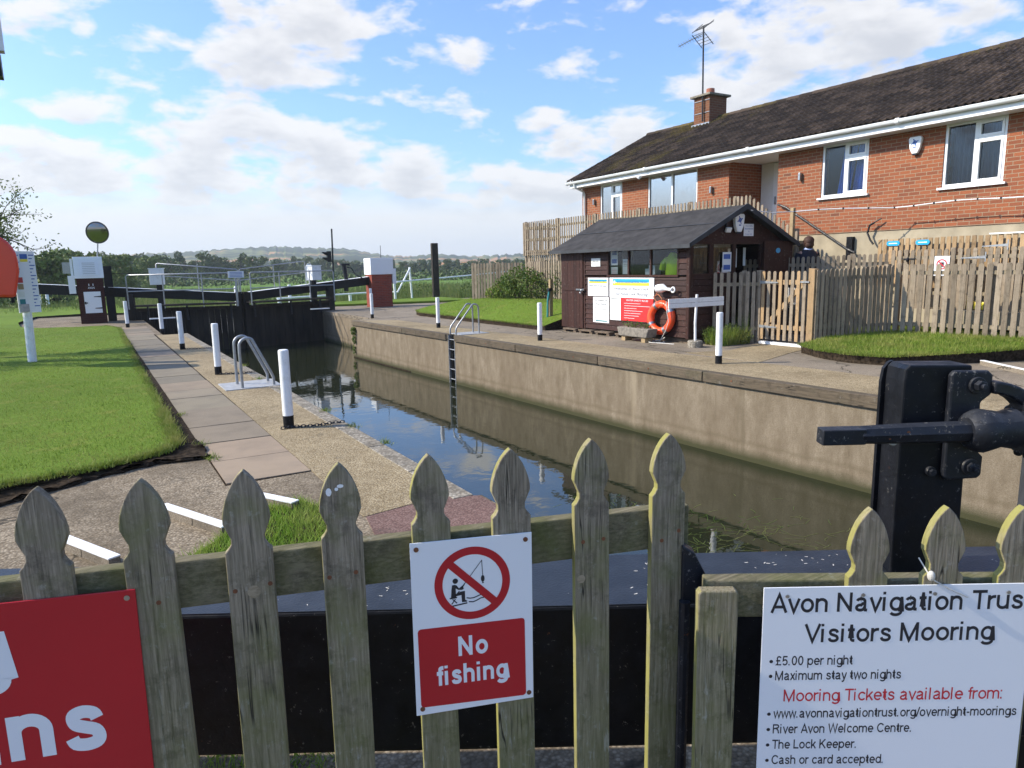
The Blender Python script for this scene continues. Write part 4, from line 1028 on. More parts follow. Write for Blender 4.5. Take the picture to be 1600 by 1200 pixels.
# ------------------------------------------------------------------ the shed
def lap(mb, fr, a0, a1, b0, b1, p=.118, top=None):
    b = b0
    while b < b1-.01:
        t = min(b+p, b1)
        mb.add([fr.p(a0,b,.020),fr.p(a1,b,.020),fr.p(a1,t-.008,.003),fr.p(a0,t-.008,.003),fr.p(a0,b,-.01),fr.p(a1,b,-.01),fr.p(a1,t,-.01),fr.p(a0,t,-.01)],
               [(0,1,2,3),(4,5,1,0),(3,2,6,7),(0,3,7,4),(1,5,6,2)]); b += p
    return mb
shed = empty('shed', (11.8,12.4,.1), 'dark brown timber lock office shed with black felt roof, posters and windows', 'shed')
FS = Frame((10.4,14.65,0),(0,-1,0)); FG = Frame((10.4,10.25,0),(1,0,0)); y2a = lambda y: 14.65-y
mb = lap(MB(), FS, .96, 4.34, .12, 1.36); lap(mb, FS, .96, 1.80, 1.40, 2.02); lap(mb, FS, 4.10, 4.34, 1.40, 2.02)
ob('cladding', mb, M['shed_board'], shed)
mb = lap(MB(), FG, .06, 1.24, .12, 1.40); 
b = 2.02
while b < 2.72:
    h = min(.118, 2.74-b); k = (b-2.0)/.76; k2 = (b+h-2.0)/.76; xl, xr = .0+1.36*k2, 3.0-1.64*k2
    if xr > xl: mb.add([FG.p(xl,b,.016),FG.p(xr,b,.016),FG.p(xr,b+h-.006,.003),FG.p(xl,b+h-.006,.003)],[(0,1,2,3)])
    b += .118
lap(mb, FG, 2.16, 3.08, .12, 2.0)
mb.fpoly(FG, [(0,2.0),(3.1,2.0),(1.36,2.76)], -.005)
ob('gable_cladding', mb, M['shed_board'], shed)
mb = MB().fbox(FS, 4.34,4.42, .10,2.02, -.04,.03).fbox(FS, .90,.96,.10,2.0,-.04,.024).fbox(FS,-.04,.02,.10,1.98,-.04,.02)
mb.fbox(FS, 1.80,4.10, 1.36,1.40, -.03,.035)
for a in (1.80,2.52,3.24,4.06): mb.fbox(FS, a,a+.045, 1.40,2.04, -.03,.02)
mb.fbox(FG, -.02,.06,.10,2.05,-.04,.031).fbox(FG,.52,.64,1.40,2.0,-.03,.025).fbox(FG,1.20,1.30,.10,2.05,-.04,.028).fbox(FG,.06,1.2,1.385,1.415,-.03,.03).fbox(FG,2.08,2.16,.1,2.06,-.04,.03).fbox(FG,.06,2.16,2.0,2.05,-.03,.026)
ob('frame_trim', mb, M['shed_door'], shed)
ob('back_wall', MB().box(13.42,13.46,10.3,14.65,.1,2.05).box(10.45,13.4,14.60,14.64,.1,2.0).fprism(Frame((0,14.62,0)), [(10.4,2.0),(13.4,2.0),(11.75,2.72)], -.02,.02), M['shed_board'], shed)
ob('floor', MB().box(10.45,13.4,10.3,14.6,.09,.13), M['dark_timber'], shed)
d = ob('side_door', MB(), None, shed) if False else None
mb = MB()
for i in range(7): mb.fbox(FS, .03+i*.123+.003, .03+(i+1)*.123-.003, .10, 1.96, .02, .045+.002*(i%2))
d = ob('side_door', mb, M['shed_door'], shed)
ob('ledge', MB().fbox(FS, .05,.88, 1.02,1.10, .048,.062), M['shed_door'], d)
ob('latch', MB().fbox(FS, .66,.97,1.03,1.07,.063,.08).ball(FS.p(.90,1.03,.09),.035).ball(FS.p(.86,.97,.09),.03), M['cleat_grey'], d)
for i,(a0,a1) in enumerate(((1.845,2.52),(2.565,3.24),(3.285,4.06))): ob('window', MB().fpoly(FS, [(a0,1.40),(a1,1.40),(a1,2.04),(a0,2.04)],-.006), M['window_glass'], shed)
for a0,a1 in ((.06,.52),(.64,1.2)): ob('window', MB().fpoly(FG, [(a0,1.415),(a1,1.415),(a1,2.0),(a0,2.0)],-.006), M['window_glass'], shed)
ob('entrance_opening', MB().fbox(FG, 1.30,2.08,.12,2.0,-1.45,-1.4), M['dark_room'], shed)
dr = ob('open_door', MB().fbox(Frame((12.50,10.19,0),(1,-.06,0)), 0,.86,.12,2.06,0,.04), M['shed_door'], shed)
ob('blue_plaque', MB().disc(Frame((12.50,10.145,0),(1,-.06,0)), .40,1.86,.07,.006,20,0,.055), M['oval_blue'], dr)
# roof
AX, AZ = 11.76, 2.80
def roofslab(x0,z0,x1,z1,y0,y1,t=.03):
    mb = MB(); rows = 18; cols = 40; vs = []
    for j in range(rows+1):
        for i in range(cols+1):
            u = j/rows; v = i/cols; x = x0+(x1-x0)*u; z = z0+(z1-z0)*u+.006*sin(9*v+5*u)+random.uniform(-.003,.003)-.018*sin(pi*v)*u; vs.append((x, y0+(y1-y0)*v, z))
    n = cols+1; fs = [(j*n+i,j*n+i+1,(j+1)*n+i+1,(j+1)*n+i) for j in range(rows) for i in range(cols)]
    mb.add(vs, fs); mb.add([(x0,y0,z0-t),(x0,y1,z0-t),(x1,y1,z1-t),(x1,y0,z1-t)],[(0,1,2,3)])
    return mb
mb = roofslab(10.16,2.0,AX,AZ,10.02,14.88); m2 = roofslab(13.44,2.0,AX,AZ,10.02,14.88); mb.add(m2.v, m2.f)
r = ob('felt_roof', mb, M['felt'], shed, smooth=True)
ob('felt_overlap', MB().add([(10.98,10.02,2.417),(10.98,14.88,2.417),(11.02,14.88,2.43),(11.02,10.02,2.43)],[(0,1,2,3)]), M['felt_trim'], r)
mb = MB().box(10.14,10.165,10.0,14.9,1.93,2.006)
FR = Frame((0,10.03,0))
mb.fprism(FR, [(10.13,1.93),(10.13,2.02),(AX,AZ+.02),(AX,AZ-.10)], 0,.03).fprism(FR, [(13.47,1.93),(13.47,2.02),(AX+.001,AZ+.02),(AX+.001,AZ-.10)], 0,.03)
ob('fascia', mb, M['felt_trim'], shed)
# things on and in the shed
def board(name, fr, a0,a1,b0,b1, mat, label, cat='sign', c=.018):
    t = empty(name, tuple(fr.p(a0,b0,c)), label, cat); ob('board', MB().fbox(fr, a0,a1,b0,b1, c,c+.008), M[mat], t); return t, fr, c+.0095
t,fr,c = board('notice', FS, 1.21,1.55,1.60,1.79,'paper','small white paper notice high on the shed wall beside the brown door','notice')
ob('lettering', MB().text(fr,'OPEN DAILY',1.38,1.70,.035,.26,c,'CENTER').text(fr,'9 - 5',1.38,1.635,.035,.10,c,'CENTER'), M['ink'], t)
t,fr,c = board('sign_board', FS, 1.08,1.85,.905,1.335,'sign_white','smaller white board with thin blue and yellow heading, left of the big welcome board')
mb = MB().fbox(fr,1.13,1.80,1.25,1.295,c,c+.002); ob('blue_band', mb, M['band_blue'], t); ob('yellow_band', MB().fbox(fr,1.13,1.80,1.21,1.249,c,c+.002), M['band_yellow'], t)
ob('lettering', MB().text(fr,'AVON NAVIGATION TRUST',1.47,1.24,.035,.60,c+.003,'CENTER',.01).text(fr,'Please report to lock keeper',1.47,1.13,.045,.66,c,'CENTER',.008).text(fr,'here',1.47,1.06,.04,.12,c,'CENTER').fbox(fr,1.15,1.78,.975,.981,c,c+.001), M['ink'], t)
t,fr,c = board('sign_board', FS, 1.90,3.39,.89,1.34,'sign_white','big white welcome board with bright blue and yellow banner on the shed wall')
ob('blue_band', MB().fbox(fr,2.02,3.24,1.235,1.31,c,c+.002), M['band_blue'], t); ob('yellow_band', MB().fbox(fr,2.02,3.24,1.165,1.234,c,c+.002), M['band_yellow'], t)
ob('lettering', MB().text(fr,'AVON NAVIGATION TRUST',2.68,1.215,.055,1.02,c+.003,'CENTER',.01), M['ink_blue'], t)
ob('lettering', MB().text(fr,'Welcome to Avon Lock',2.65,1.065,.065,1.15,c,'CENTER',.006,.35).text(fr,'Your Family Lock Mooring!',2.65,.95,.06,1.15,c,'CENTER',.006,.35), M['ink'], t)
ob('emblem', MB().disc(fr,2.08,1.24,.035,c+.003,16), M['ink_white'], t)
t,fr,c = board('notice', FS, 1.28,1.88,.28,.885,'paper','tall white page of small writing under the smaller heading board','notice')
mb = MB().text(fr,'Avon Navigation Trust',1.58,.79,.045,.5,c,'CENTER').text(fr,'Visitors Mooring',1.58,.70,.045,.4,c,'CENTER')
for i in range(9): mb.fbox(fr,1.33,1.50+.1*((i*7)%4), .63-.035*i,.637-.035*i, c,c+.001)
ob('lettering', mb, M['ink'], t); ob('green_line', MB().fbox(fr,1.38,1.80,.31,.335,c,c+.002), M['teal'], t)
t,fr,c = board('notice', FS, 1.92,2.30,.37,.885,'paper','narrow white page with a dark heading line between the tall page and the red poster','notice')
mb = MB().fbox(fr,1.96,2.26,.85,.865,c,c+.001)
for i in range(15): mb.fbox(fr,1.97,2.24, .82-.027*i,.824-.027*i, c,c+.001)
ob('lettering', mb, M['cleat_grey'], t)
t,fr,c = board('poster', FS, 2.32,3.37,.38,.885,'poster_red','bright red poster with white writing on the shed wall beside the lifebuoy','poster')
mb = MB().text(fr,'WATER SAFETY RULES',2.85,.82,.04,.72,c,'CENTER',.01)
for i,w in enumerate((.55,.85,.42,.62,.55,.5,.35)): mb.fbox(fr,2.42,2.42+w, .765-.055*i,.773-.055*i, c,c+.001)
ob('lettering', mb, M['ink_white'], t)
FS2 = Frame(tuple(FS.p(0,0,-.05)),(0,-1,0))
for (a0,a1,b0,b1,mt,lab) in ((1.87,2.10,1.62,1.98,'ink_blue','blue picture poster inside the left shed window'),(1.87,2.10,1.42,1.58,'paper','white and red leaflet below the blue poster in the left shed window'),(2.28,2.50,1.42,1.75,'paper','pale price list standing in the left shed window')):
    t = empty('poster', tuple(FS2.p(a0,b0,0)), lab, 'poster'); ob('sheet', MB().fbox(FS2,a0,a1,b0,b1,.0,.004), M['paper'], t)
    if mt == 'ink_blue': ob('picture', MB().fbox(FS2,a0+.03,a1-.03,b1-.13,b1-.03,.005,.006).fbox(FS2,a0+.03,a1-.03,b0+.04,b0+.14,.005,.006), M['ink_blue'], t)
    else:
        mb = MB()
        for i in range(4): mb.fbox(FS2,a0+.02,a1-.03,b1-.05-.035*i,b1-.043-.035*i,.005,.006)
        ob('lettering', mb, M['ink_red' if b1<1.6 else 'ink'], t)
ob('green_panel', MB().fbox(FS2,2.12,2.50,1.41,1.97,-.12,-.10), M['bark'] if False else M['teal'] if False else M['pallet'], label='dull board leaning inside the left shed window', cat='board')
# hi-vis jacket hanging inside
def jacket():
    c = Vector(FS.p(3.72,0,-.20)); vs = []; n = 18; prof_ = [(1.22,.20,.10),(1.40,.20,.10),(1.60,.19,.10),(1.74,.19,.09),(1.80,.12,.07),(1.86,.05,.05)]
    mb = MB()
    for z,rx,ry in prof_:
        for j in range(n):
            a = 2*pi*j/n; w = 1+.09*sin(5*a+z*8); mb.v.append((c.x+ry*cos(a)*w, c.y+rx*sin(a)*w, z))
    for i in range(len(prof_)-1):
        for j in range(n): mb.f.append((i*n+j,i*n+(j+1)%n,(i+1)*n+(j+1)%n,(i+1)*n+j))
    mb.tube([(c.x-.02,c.y+.15,1.73),(c.x-.03,c.y+.27,1.62),(c.x-.04,c.y+.29,1.50)],[.06,.065,.06],10)
    return mb
ob('hi_vis_jacket', jacket(), M['hi_vis'], smooth=True, label='yellow green high visibility jacket hanging inside the right shed window', cat='jacket')
ob('paper_stack', MB().fbox(FS,2.75,2.95,1.40,1.53,-.5,-.3).fbox(FS,2.92,3.12,1.40,1.60,-.42,-.25), M['paper'], label='white cups and papers on the counter behind the middle shed window', cat='papers')
ob('counter', MB().fbox(FS,1.7,4.2,1.30,1.38,-.7,-.12), M['dark_timber'], label='dark counter shelf inside the shed under the windows', cat='counter')
FG2 = Frame(tuple(FG.p(0,0,.0)),(1,0,0))
t = empty('poster', tuple(FG.p(.95,1.42,.03)), 'white and blue poster at the right side of the shed front windows', 'poster')
ob('sheet', MB().fbox(FG2,.90,1.16,1.44,1.84,.026,.030), M['paper'], t); ob('picture', MB().fbox(FG2,.93,1.13,1.70,1.80,.031,.032).fbox(FG2,.93,1.13,1.48,1.58,.031,.032), M['ink_blue'], t)
for a0,a1,b0,b1,l in ((1.44,1.72,1.52,1.92,'large pale notice inside the dark shed doorway'),(1.92,2.0,1.55,1.94,'narrow pale notice at the right of the dark shed doorway'),(1.25,1.45,1.25,1.52,'beige card hanging low in the dark shed doorway')):
    ob('notice', MB().fbox(FG,a0,a1,b0,b1,-.32,-.315), M['paper'], label=l, cat='notice')
# alarm box, lamp and notice on the gable
def alarm(loc, u, s, label):
    t = empty('alarm_box', loc, label, 'alarm'); fr = Frame(loc, u)
    pts = [(-.13,.14),(-.10,.17),(.10,.17),(.13,.14),(.10,-.05),(.05,-.15),(-.05,-.15),(-.10,-.05)]
    ob('cover', MB().fprism(fr, [(a*s,b*s) for a,b in pts], 0,.07*s), M['white_plastic'], t, bevel=.012)
    mb = MB().disc(fr,0,.06*s,.045*s,.0712*s,6,.022*s)
    for k in range(4): a = pi/2+k*pi/2+.4; mb.line(fr,(.0,.06*s),(.075*s*cos(a),.06*s+.075*s*sin(a)),.02*s,.0715*s)
    mb.fbox(fr,-.03*s,.03*s,-.04*s,-.02*s,.07*s,.0716*s)
    ob('emblem', mb, M['ink_blue'], t)
    ob('blue_lens', MB().fbox(fr,-.045*s,.045*s,-.175*s,-.151*s,.01*s,.06*s), M['jacket'], t)
    return t
alarm(tuple(FG.p(1.30,2.42,.03)), (1,.0,0), 1.15, 'white shield shaped alarm box with blue emblem at the top of the shed gable')
alarm((14.985,8.45,3.92), (0,-1,0), 1.05, 'white shield shaped alarm box with blue emblem on the brick house wall between two windows')
t,fr,c = board('notice', FG, 1.52,1.82,2.17,2.42,'sign_white','square white sign with four lines of blue writing under the shed gable peak','notice',.02)
ob('lettering', MB().text(fr,'Avon Gifts',1.67,2.365,.03,.22,c,'CENTER').text(fr,'Souvenirs',1.67,2.305,.038,.26,c,'CENTER',.01).text(fr,'&',1.67,2.25,.035,None,c,'CENTER').text(fr,'Canoe Info',1.67,2.195,.03,.22,c,'CENTER'), M['ink_blue'], t)
t = empty('security_lamp', tuple(FG.p(.95,2.30,.05)), 'small white floodlight under the left slope of the shed gable', 'lamp')
ob('head', MB().fbox(Frame(tuple(FG.p(1.0,2.30,.05)),(1,0,0),(0,-.4,1)),-.07,.07,-.05,.05,0,.05), M['white_plastic'], t, bevel=.006)
ob('bracket', MB().fbox(FG,.97,1.03,2.30,2.42,.0,.05), M['black_iron'], t)
# pallets under the shed
for k,y in enumerate((14.4,13.75,13.1,12.35)):
    ob('pallet', MB().box(10.22,11.2,y-.50,y+.02,.055,.085).box(10.24,11.2,y-.08,y+.01,-.004,.053).box(10.24,11.2,y-.50,y-.40,-.004,.053), M['pallet'], label=['wooden pallet under the shed at the brown door end','wooden pallet under the shed, second from the brown door','wooden pallet under the shed below the white pages','wooden pallet under the shed next to the stone planter'][k], cat='pallet')
ob('shed_footing', MB().box(10.5,13.4,10.3,14.6,-.004,.088), M['pallet'], label='dark timber bearers under the shed floor', cat='bearer')
# planter
t = empty('stone_planter', (10.02,11.4,0), 'low stone trough with sparse green plants on two short feet in front of the shed', 'planter')
ob('foot', MB().box(9.92,10.12,11.02,11.14,-.003,.10), M['tan_wood'], t); ob('foot', MB().box(9.92,10.12,11.66,11.78,-.003,.10), M['tan_wood'], t)
ob('trough', MB().fprism(Frame((9.88,11.88,0),(0,-1,0)), [(.05,.10),(.93,.10),(1.0,.29),(-.02,.29)], -.28,0), M['stone_trough'], t, bevel=.02)
leaf_mesh('plants', [((10.02,11.05+.14*i,.32),(.09,.09,.07+.03*(i%3)),60) for i in range(6)], .022, M['leaf_bush'], t)
# life ring, float and lines
t = empty('life_ring', (10.3,10.93,.52), 'orange life ring with grey bands hanging on the shed wall', 'life ring')
rc = Vector((10.30,10.95,.51)); ax = Vector((-1,-.10,.10)).normalized()
ob('ring', MB().torus(rc, ax, .285, .082, 44, 14), M['orange_plastic'], t, smooth=True)
uu = Vector((0,-1,0)); uu = (uu-ax*uu.dot(ax)).normalized()
for k in range(4):
    a = .55+k*pi/2; ob('grey_band', MB().torus(rc, ax, .285, .0845, 5, 14, a-.12, a+.12, uu), M['galvanised'] if False else M['cleat_grey'], t, smooth=True)
pts = [rc+uu.cross(ax)*0+Vector((-.09,.28*cos(a),.36*sin(a))) for a in np.linspace(-.5,1.3,8)]
ob('grab_line', MB().tube([(10.22,10.72,.86),(10.19,10.66,.62),(10.2,10.62,.45),(10.19,10.7,.25),(10.2,10.85,.05),(10.2,11.0,.03),(10.2,10.9,.02),(10.18,10.7,.12)], .009, 6), M['rope'], t)
t = empty('throw_float', (10.25,10.8,1.12), 'white plastic bottle float hung above the orange life ring', 'float')
ob('float_body', MB().tube([(10.27,11.08,1.12),(10.27,11.04,1.12),(10.27,10.88,1.13),(10.27,10.82,1.125),(10.27,10.76,1.11),(10.27,10.62,1.10)], [.03,.085,.09,.06,.035,.035], 14), M['white_plastic'], t, smooth=True)
ob('float_ring', MB().torus((10.27,10.58,1.10), (1,0,0), .05, .016, 16, 8), M['white_plastic'], t, smooth=True)
ob('line', MB().tube([(10.24,11.0,1.05),(10.24,11.1,.93),(10.22,11.0,.84),(10.22,11.12,.95),(10.24,10.98,1.0),(10.22,10.86,.92),(10.23,10.84,.80),(10.22,10.95,.72)], .008, 5), M['orange_rope'], t)
ob('rope_coil', MB().torus((10.12,10.88,.012),(0,0,1),.16,.011,24,6,0,5.2).tube([(10.0,10.75,.01),(10.05,10.55,.012),(10.1,10.35,.01)],.01,6), M['rope'], label='loop of pale rope lying on the ground under the life ring', cat='rope')
# T shaped white sign
t = empty('white_crossbar_sign', (10.12,9.82,0), 'blank white plank on a thin white post beside the life ring', 'signpost')
fr = Frame((9.42,9.82,0),(1,-.05,0))
ob('foot', MB().tube([(10.13,9.80,-.003),(10.13,9.80,.11),(10.13,9.80,.13)], [.15,.15,.13], 18), M['coping_stone'], t)
ob('post', MB().tube([(10.13,9.80,.12),(10.12,9.80,.5),(10.14,9.79,1.03)], .026, 10), M['white_paint'], t)
ob('plank', MB().fbox(fr, 0,1.42, .79,.875, -.01,.014).fbox(fr, 0,1.42, .88,.965, -.012,.012), M['white_paint'], t, bevel=.003)
# weeds by the shed corner
cl = [((10.75,9.95,.18),(.22,.2,.18),260),((11.1,9.8,.22),(.25,.2,.22),300),((11.45,9.95,.25),(.2,.2,.25),240),((11.2,9.55,.12),(.25,.2,.12),200)]
leaf_mesh('shrub', cl, .024, M['leaf_bush'], label='weedy green plants growing at the front corner of the shed', cat='plant')
P = np.array([(10.6+random.random()*.8, 9.5+random.random()*.5, 0) for _ in range(1500)]); blades_obj('grass', P, rng.uniform(.15,.42,len(P)), .012, M['grass_blade'], 'long grass clump at the front corner of the shed', .25)
P = np.array([(11.35+random.random()*.35, 9.6+random.random()*.4, 0) for _ in range(260)]); blades_obj('dry_stems', P, rng.uniform(.4,.75,len(P)), .008, M['reed_blade'], 'tall thin seed stems in front of the picket fence', .12, 'stems')
# shrub bed behind the lawn
def bed(x0,y0,x1,y1,n,h,mat,label,leafs=.04,per=420,w=.45):
    cl = []
    for i in range(n):
        t_ = i/(n-1); hh = h*(.72+.35*abs(sin(i*2.3))); x = x0+(x1-x0)*t_; y = y0+(y1-y0)*t_; z = zr(x,y)
        cl.append(((x,y,z+hh*.45),(w,w,hh*.55),per)); cl.append(((x+.1,y,z+hh*.85),(w*.5,w*.5,hh*.3),per//3))
    return leaf_mesh('shrub', cl, leafs, M[mat], label=label, cat='shrub')
bed(12.25,21.5,12.6,20.9,3,.55,'grass_blade','low bright lime green plant at the left end of the flower bed',.05,260,.30)
bed(12.3,20.9,12.9,19.6,5,1.0,'leaf_light','bushy green shrub in the bed in front of the ground level fence, left one',.045)
bed(13.2,19.5,13.6,17.4,6,1.0,'leaf_bush','darker flowering shrub in the bed between the fence and the shed',.04)
t = empty('tap_post', (10.6,15.6,.25), 'short weathered wooden stake with a blue water pipe on the lawn by the shed', 'stake')
ob('stake', MB().box(10.62,10.70,15.55,15.63,.1,1.28), M['tan_wood'], t); ob('pipe', MB().tube([(10.55,15.6,.1),(10.57,15.6,.7),(10.6,15.56,1.0)], .03, 8), M['teal'], t); ob('tap', MB().box(10.54,10.64,15.5,15.58,.97,1.05), M['black_iron'], t)
# paving pads at the gate
struct('entrance_pad', MB().prism([(9.35,9.3),(10.2,8.98),(11.5,9.42),(11.5,8.25),(10.72,8.05),(9.35,7.6)], -.02, .002), M['sand_aggregate'])
ob('white_step', MB().prism([(11.50,9.40),(11.60,9.42),(11.60,8.30),(11.50,8.26)], -.003, .05), M['white_paint'], label='white painted step edge under the wooden gate', cat='step')

# ------------------------------------------------------------------ picket fences on the right
def pick(mb, fr, a0, a1, zb, zt, sp, w, th=.02, c=0.0, top='round', jit=.006):
    a = a0
    while a < a1-.5*w:
        b0 = zb(a) if callable(zb) else zb; b1 = (zt(a) if callable(zt) else zt)+random.uniform(-jit,jit); q = a+random.uniform(-jit,jit)*.6; s = random.uniform(-.004,.004)
        if top == 'round': pts = [(q,b0),(q+w,b0),(q+w+s,b1-.03),(q+w*.8+s,b1-.006),(q+w*.5+s,b1),(q+w*.2+s,b1-.006),(q+s,b1-.03)]
        else: pts = [(q,b0),(q+w,b0),(q+w+s,b1),(q+s,b1)]
        mb.fprism(fr, pts, c, c+th); a += sp
    return mb
def run(name, p, q, zb, zt, sp, w, label, rails=(.25,1.2), posts=(), mat='grey_picket', c=0.0, top='round', cat='fence'):
    p = Vector((*p,0)); q = Vector((*q,0)); L = (q-p).length; fr = Frame(tuple(p), tuple(q-p)); t = empty(name, tuple((p+q)/2), label, cat)
    ob('picket_panel', pick(MB(), fr, 0, L, zb, zt, sp, w, c=c, top=top), M[mat], t)
    z0 = zb if not callable(zb) else zb(0)
    for r in rails: ob('rail', MB().fbox(fr, 0,L, z0+r,z0+r+.07, -.045,-.002), M['grey_picket_rail'], t)
    for a in posts: ob('post', MB().fbox(fr, a-.045,a+.045, (zb(a) if callable(zb) else zb)-.2, (zt(a) if callable(zt) else zt)+.02, -.14,-.047), M[mat], t)
    return t, fr, L
random.seed(4)
run('picket_fence', (10.98,10.15), (11.6,9.52), .0, 1.44, .125,.07, 'short weathered picket fence between the shed corner and the wooden gate', (.25,1.15), (.6,))
gt = empty('picket_gate', (11.6,9.45,0), 'wooden picket gate with diagonal brace and white hinges beside the shed', 'gate')
fr = Frame((11.6,9.47,0),(0,-1,0))
for i in range(8): ob('picket', pick(MB(), fr, .03+i*.135, .03+i*.135+.08, .09, 1.44, 1, .07), M['grey_picket' if i%3 else 'new_wood'], gt)
for z in (.30,1.18): ob('rail', MB().fbox(fr, .02,1.05,z,z+.09,-.045,-.002), M['new_wood'], gt)
ob('brace', MB().fprism(fr, [(.10,.39),(.22,.39),(1.0,1.18),(.88,1.18)], -.045,-.003), M['new_wood'], gt)
for z in (.33,1.21): ob('hinge', MB().fprism(fr, [(.0,z-.015),(.42,z),(.42,z+.02),(.0,z+.045)], .021,.028), M['galvanised'], gt)
ob('latch', MB().fbox(fr, .93,1.12,1.22,1.25,.022,.04), M['galvanised'], gt)
ob('paper_sheet', MB().fbox(fr, .55,.80,.80,1.12,-.07,-.06), M['paper'], label='white sheet seen through the bars of the wooden gate', cat='sheet')
ob('gate_post', MB().fbox(fr,-.12,-.01,-.02,1.46,-.1,.0), M['grey_picket'], label='grey post at the hinge side of the wooden gate', cat='post')
ob('gate_post', MB().fprism(fr,[(1.09,-.02),(1.22,-.02),(1.22,1.47),(1.09,1.49)],-.11,.02), M['new_wood'], bevel=.004, label='stout pale brown post at the latch side of the wooden gate', cat='post')
run('picket_fence', (11.62,8.24), (13.4,7.8), lambda a:.05+.11*a, lambda a:1.46+.03*a, .102,.068, 'shaded picket fence running from the gate post back to the corner post', (.30,1.22), (1.75,))
run('picket_fence', (13.42,7.78), (14.35,2.8), .22, 1.52, .137,.085, 'long sunlit picket fence on the right above the lawn, nearest layer', (.13,1.10), (.02,1.6,3.4))
run('picket_fence', (12.75,10.9), (14.35,8.5), .3, lambda a:1.69+.02*a, .10,.065, 'fine spaced weathered fence behind the gate, below the person', (.3,1.2), (.5,2.2))
tD, frD, LD = run('picket_fence', (14.37,8.45), (14.62,2.6), .35, 1.80, .128,.075, 'middle layer picket fence with metal hinges and the prohibition sign', (.55,1.25), (1.15,2.9,4.2))
for a,z,sg in ((1.75,1.62,-1),(2.1,1.83,1)): ob('hinge', MB().fprism(frD, [(a-.42,z),(a,z+.03),(a,z-.02),(a-.42,z-.015)], .022,.03).fbox(frD,a,a+.02,z-.08,z+.1,.022,.035), M['galvanised'], tD)
ob('padlock', MB().ball(frD.p(.35,1.60,.05),.045,.03,.05).fbox(frD,.22,.50,1.61,1.63,.022,.04), M['black_iron'], tD)
tE, frE, LE = run('picket_fence', (14.86,9.05), (14.9,2.4), 1.02, 2.04, .118,.078, 'pale brown slatted screen fixed to the house plinth, highest layer', (.2,.72), (), 'new_wood', 0, 'flat')
ob('white_capping', MB().fbox(frE, 2.2,3.5, 2.05,2.075,-.02,.05), M['white_paint'], tE)
ob('stone_ledge', MB().box(14.3,15,2.0,9.0,.30,.62), M['render_plinth'], label='low pale concrete ledge behind the layered fences', cat='ledge')
ob('yellow_crate', MB().box(14.45,14.75,6.55,7.15,.64,.78), M['band_yellow'], label='yellow orange box seen between the fence pickets', cat='box', bevel=.01)
for y,l in ((8.72,'small bright blue plate on the plinth, left one'),(8.10,'small bright blue plate at the top of the slatted screen, right one')):
    t = empty('blue_plate', (14.83,y,1.98), l, 'sign'); f2 = Frame((14.83,y+.12,0),(0,-1,0))
    ob('plate', MB().fprism(f2,[(.02,1.90),(.24,1.90),(.27,1.93),(.27,1.97),(.24,2.0),(.02,2.0),(-.01,1.97),(-.01,1.93)],0,.012), M['band_blue'], t); ob('lettering', MB().fbox(f2,.04,.22,1.94,1.96,.0125,.014), M['ink_white'], t)
# prohibition sign
t = empty('no_smoking_sign', tuple(frD.p(1.02,1.42,.03)), 'small white prohibition sign with red ring and red base strip behind the pickets', 'sign')
ob('board', MB().fbox(frD,.86,1.14,1.28,1.66,.022,.03), M['sign_white'], t)
ob('red_ring', MB().disc(frD,1.0,1.50,.10,.0315,28,.078).line(frD,(.93,1.57),(1.07,1.43),.022,.0318).fbox(frD,.88,1.12,1.31,1.37,.030,.032), M['ink_red'], t)
ob('symbol', MB().fbox(frD,.96,1.04,1.45,1.54,.030,.0312), M['ink'], t)
for s_ in (0,): pass

# ------------------------------------------------------------------ the house
H_ = empty('brick_house', (18.2,9,0), 'long red brick house with dark tiled roof and white windows above a concrete plinth', 'house')
FH = Frame((15,20,0),(0,-1,0)); ZB, ZT = 2.24, 4.30
mb = MB()
for a0,a1,b0,b1 in ((.08,1.07,ZB,ZT),(1.07,2.19,ZB,3.0),(1.07,2.19,4.245,ZT),(2.19,3.40,ZB,ZT),(3.40,5.44,4.285,ZT),(5.44,6.58,ZB,ZT),(6.58,8.14,4.284,ZT),(8.14,9.36,ZB,ZT),(9.36,10.50,ZB,3.07),(9.36,10.50,4.25,ZT),(10.50,12.10,ZB,ZT),(12.10,13.22,ZB,3.02),(12.10,13.22,4.245,ZT),(13.22,24,ZB,ZT)):
    mb.fbox(FH, a0,a1,b0,b1,-.25,0)
mb.box(15.252,16.3,13.42,13.64,ZB,ZT).box(15.252,16.3,11.62,11.86,ZB,ZT)
mb.fprism(Frame((0,19.80,0)), [(15.252,ZB),(21.4,ZB),(21.4,4.4),(18.2,5.98),(15.252,4.5)], -.12,.10)
ob('wall', mb, M['house_brick'], H_)
ob('plinth', MB().box(15.02,21.4,-4,19.85,-.6,ZB-.002), M['render_plinth'], H_)
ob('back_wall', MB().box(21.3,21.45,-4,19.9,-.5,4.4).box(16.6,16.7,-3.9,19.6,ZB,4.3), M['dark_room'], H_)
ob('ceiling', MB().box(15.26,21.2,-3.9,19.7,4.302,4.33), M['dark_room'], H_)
ob('vent_cover', MB().box(14.92,15.018,9.72,9.86,1.62,2.14), M['black_paint'], H_)
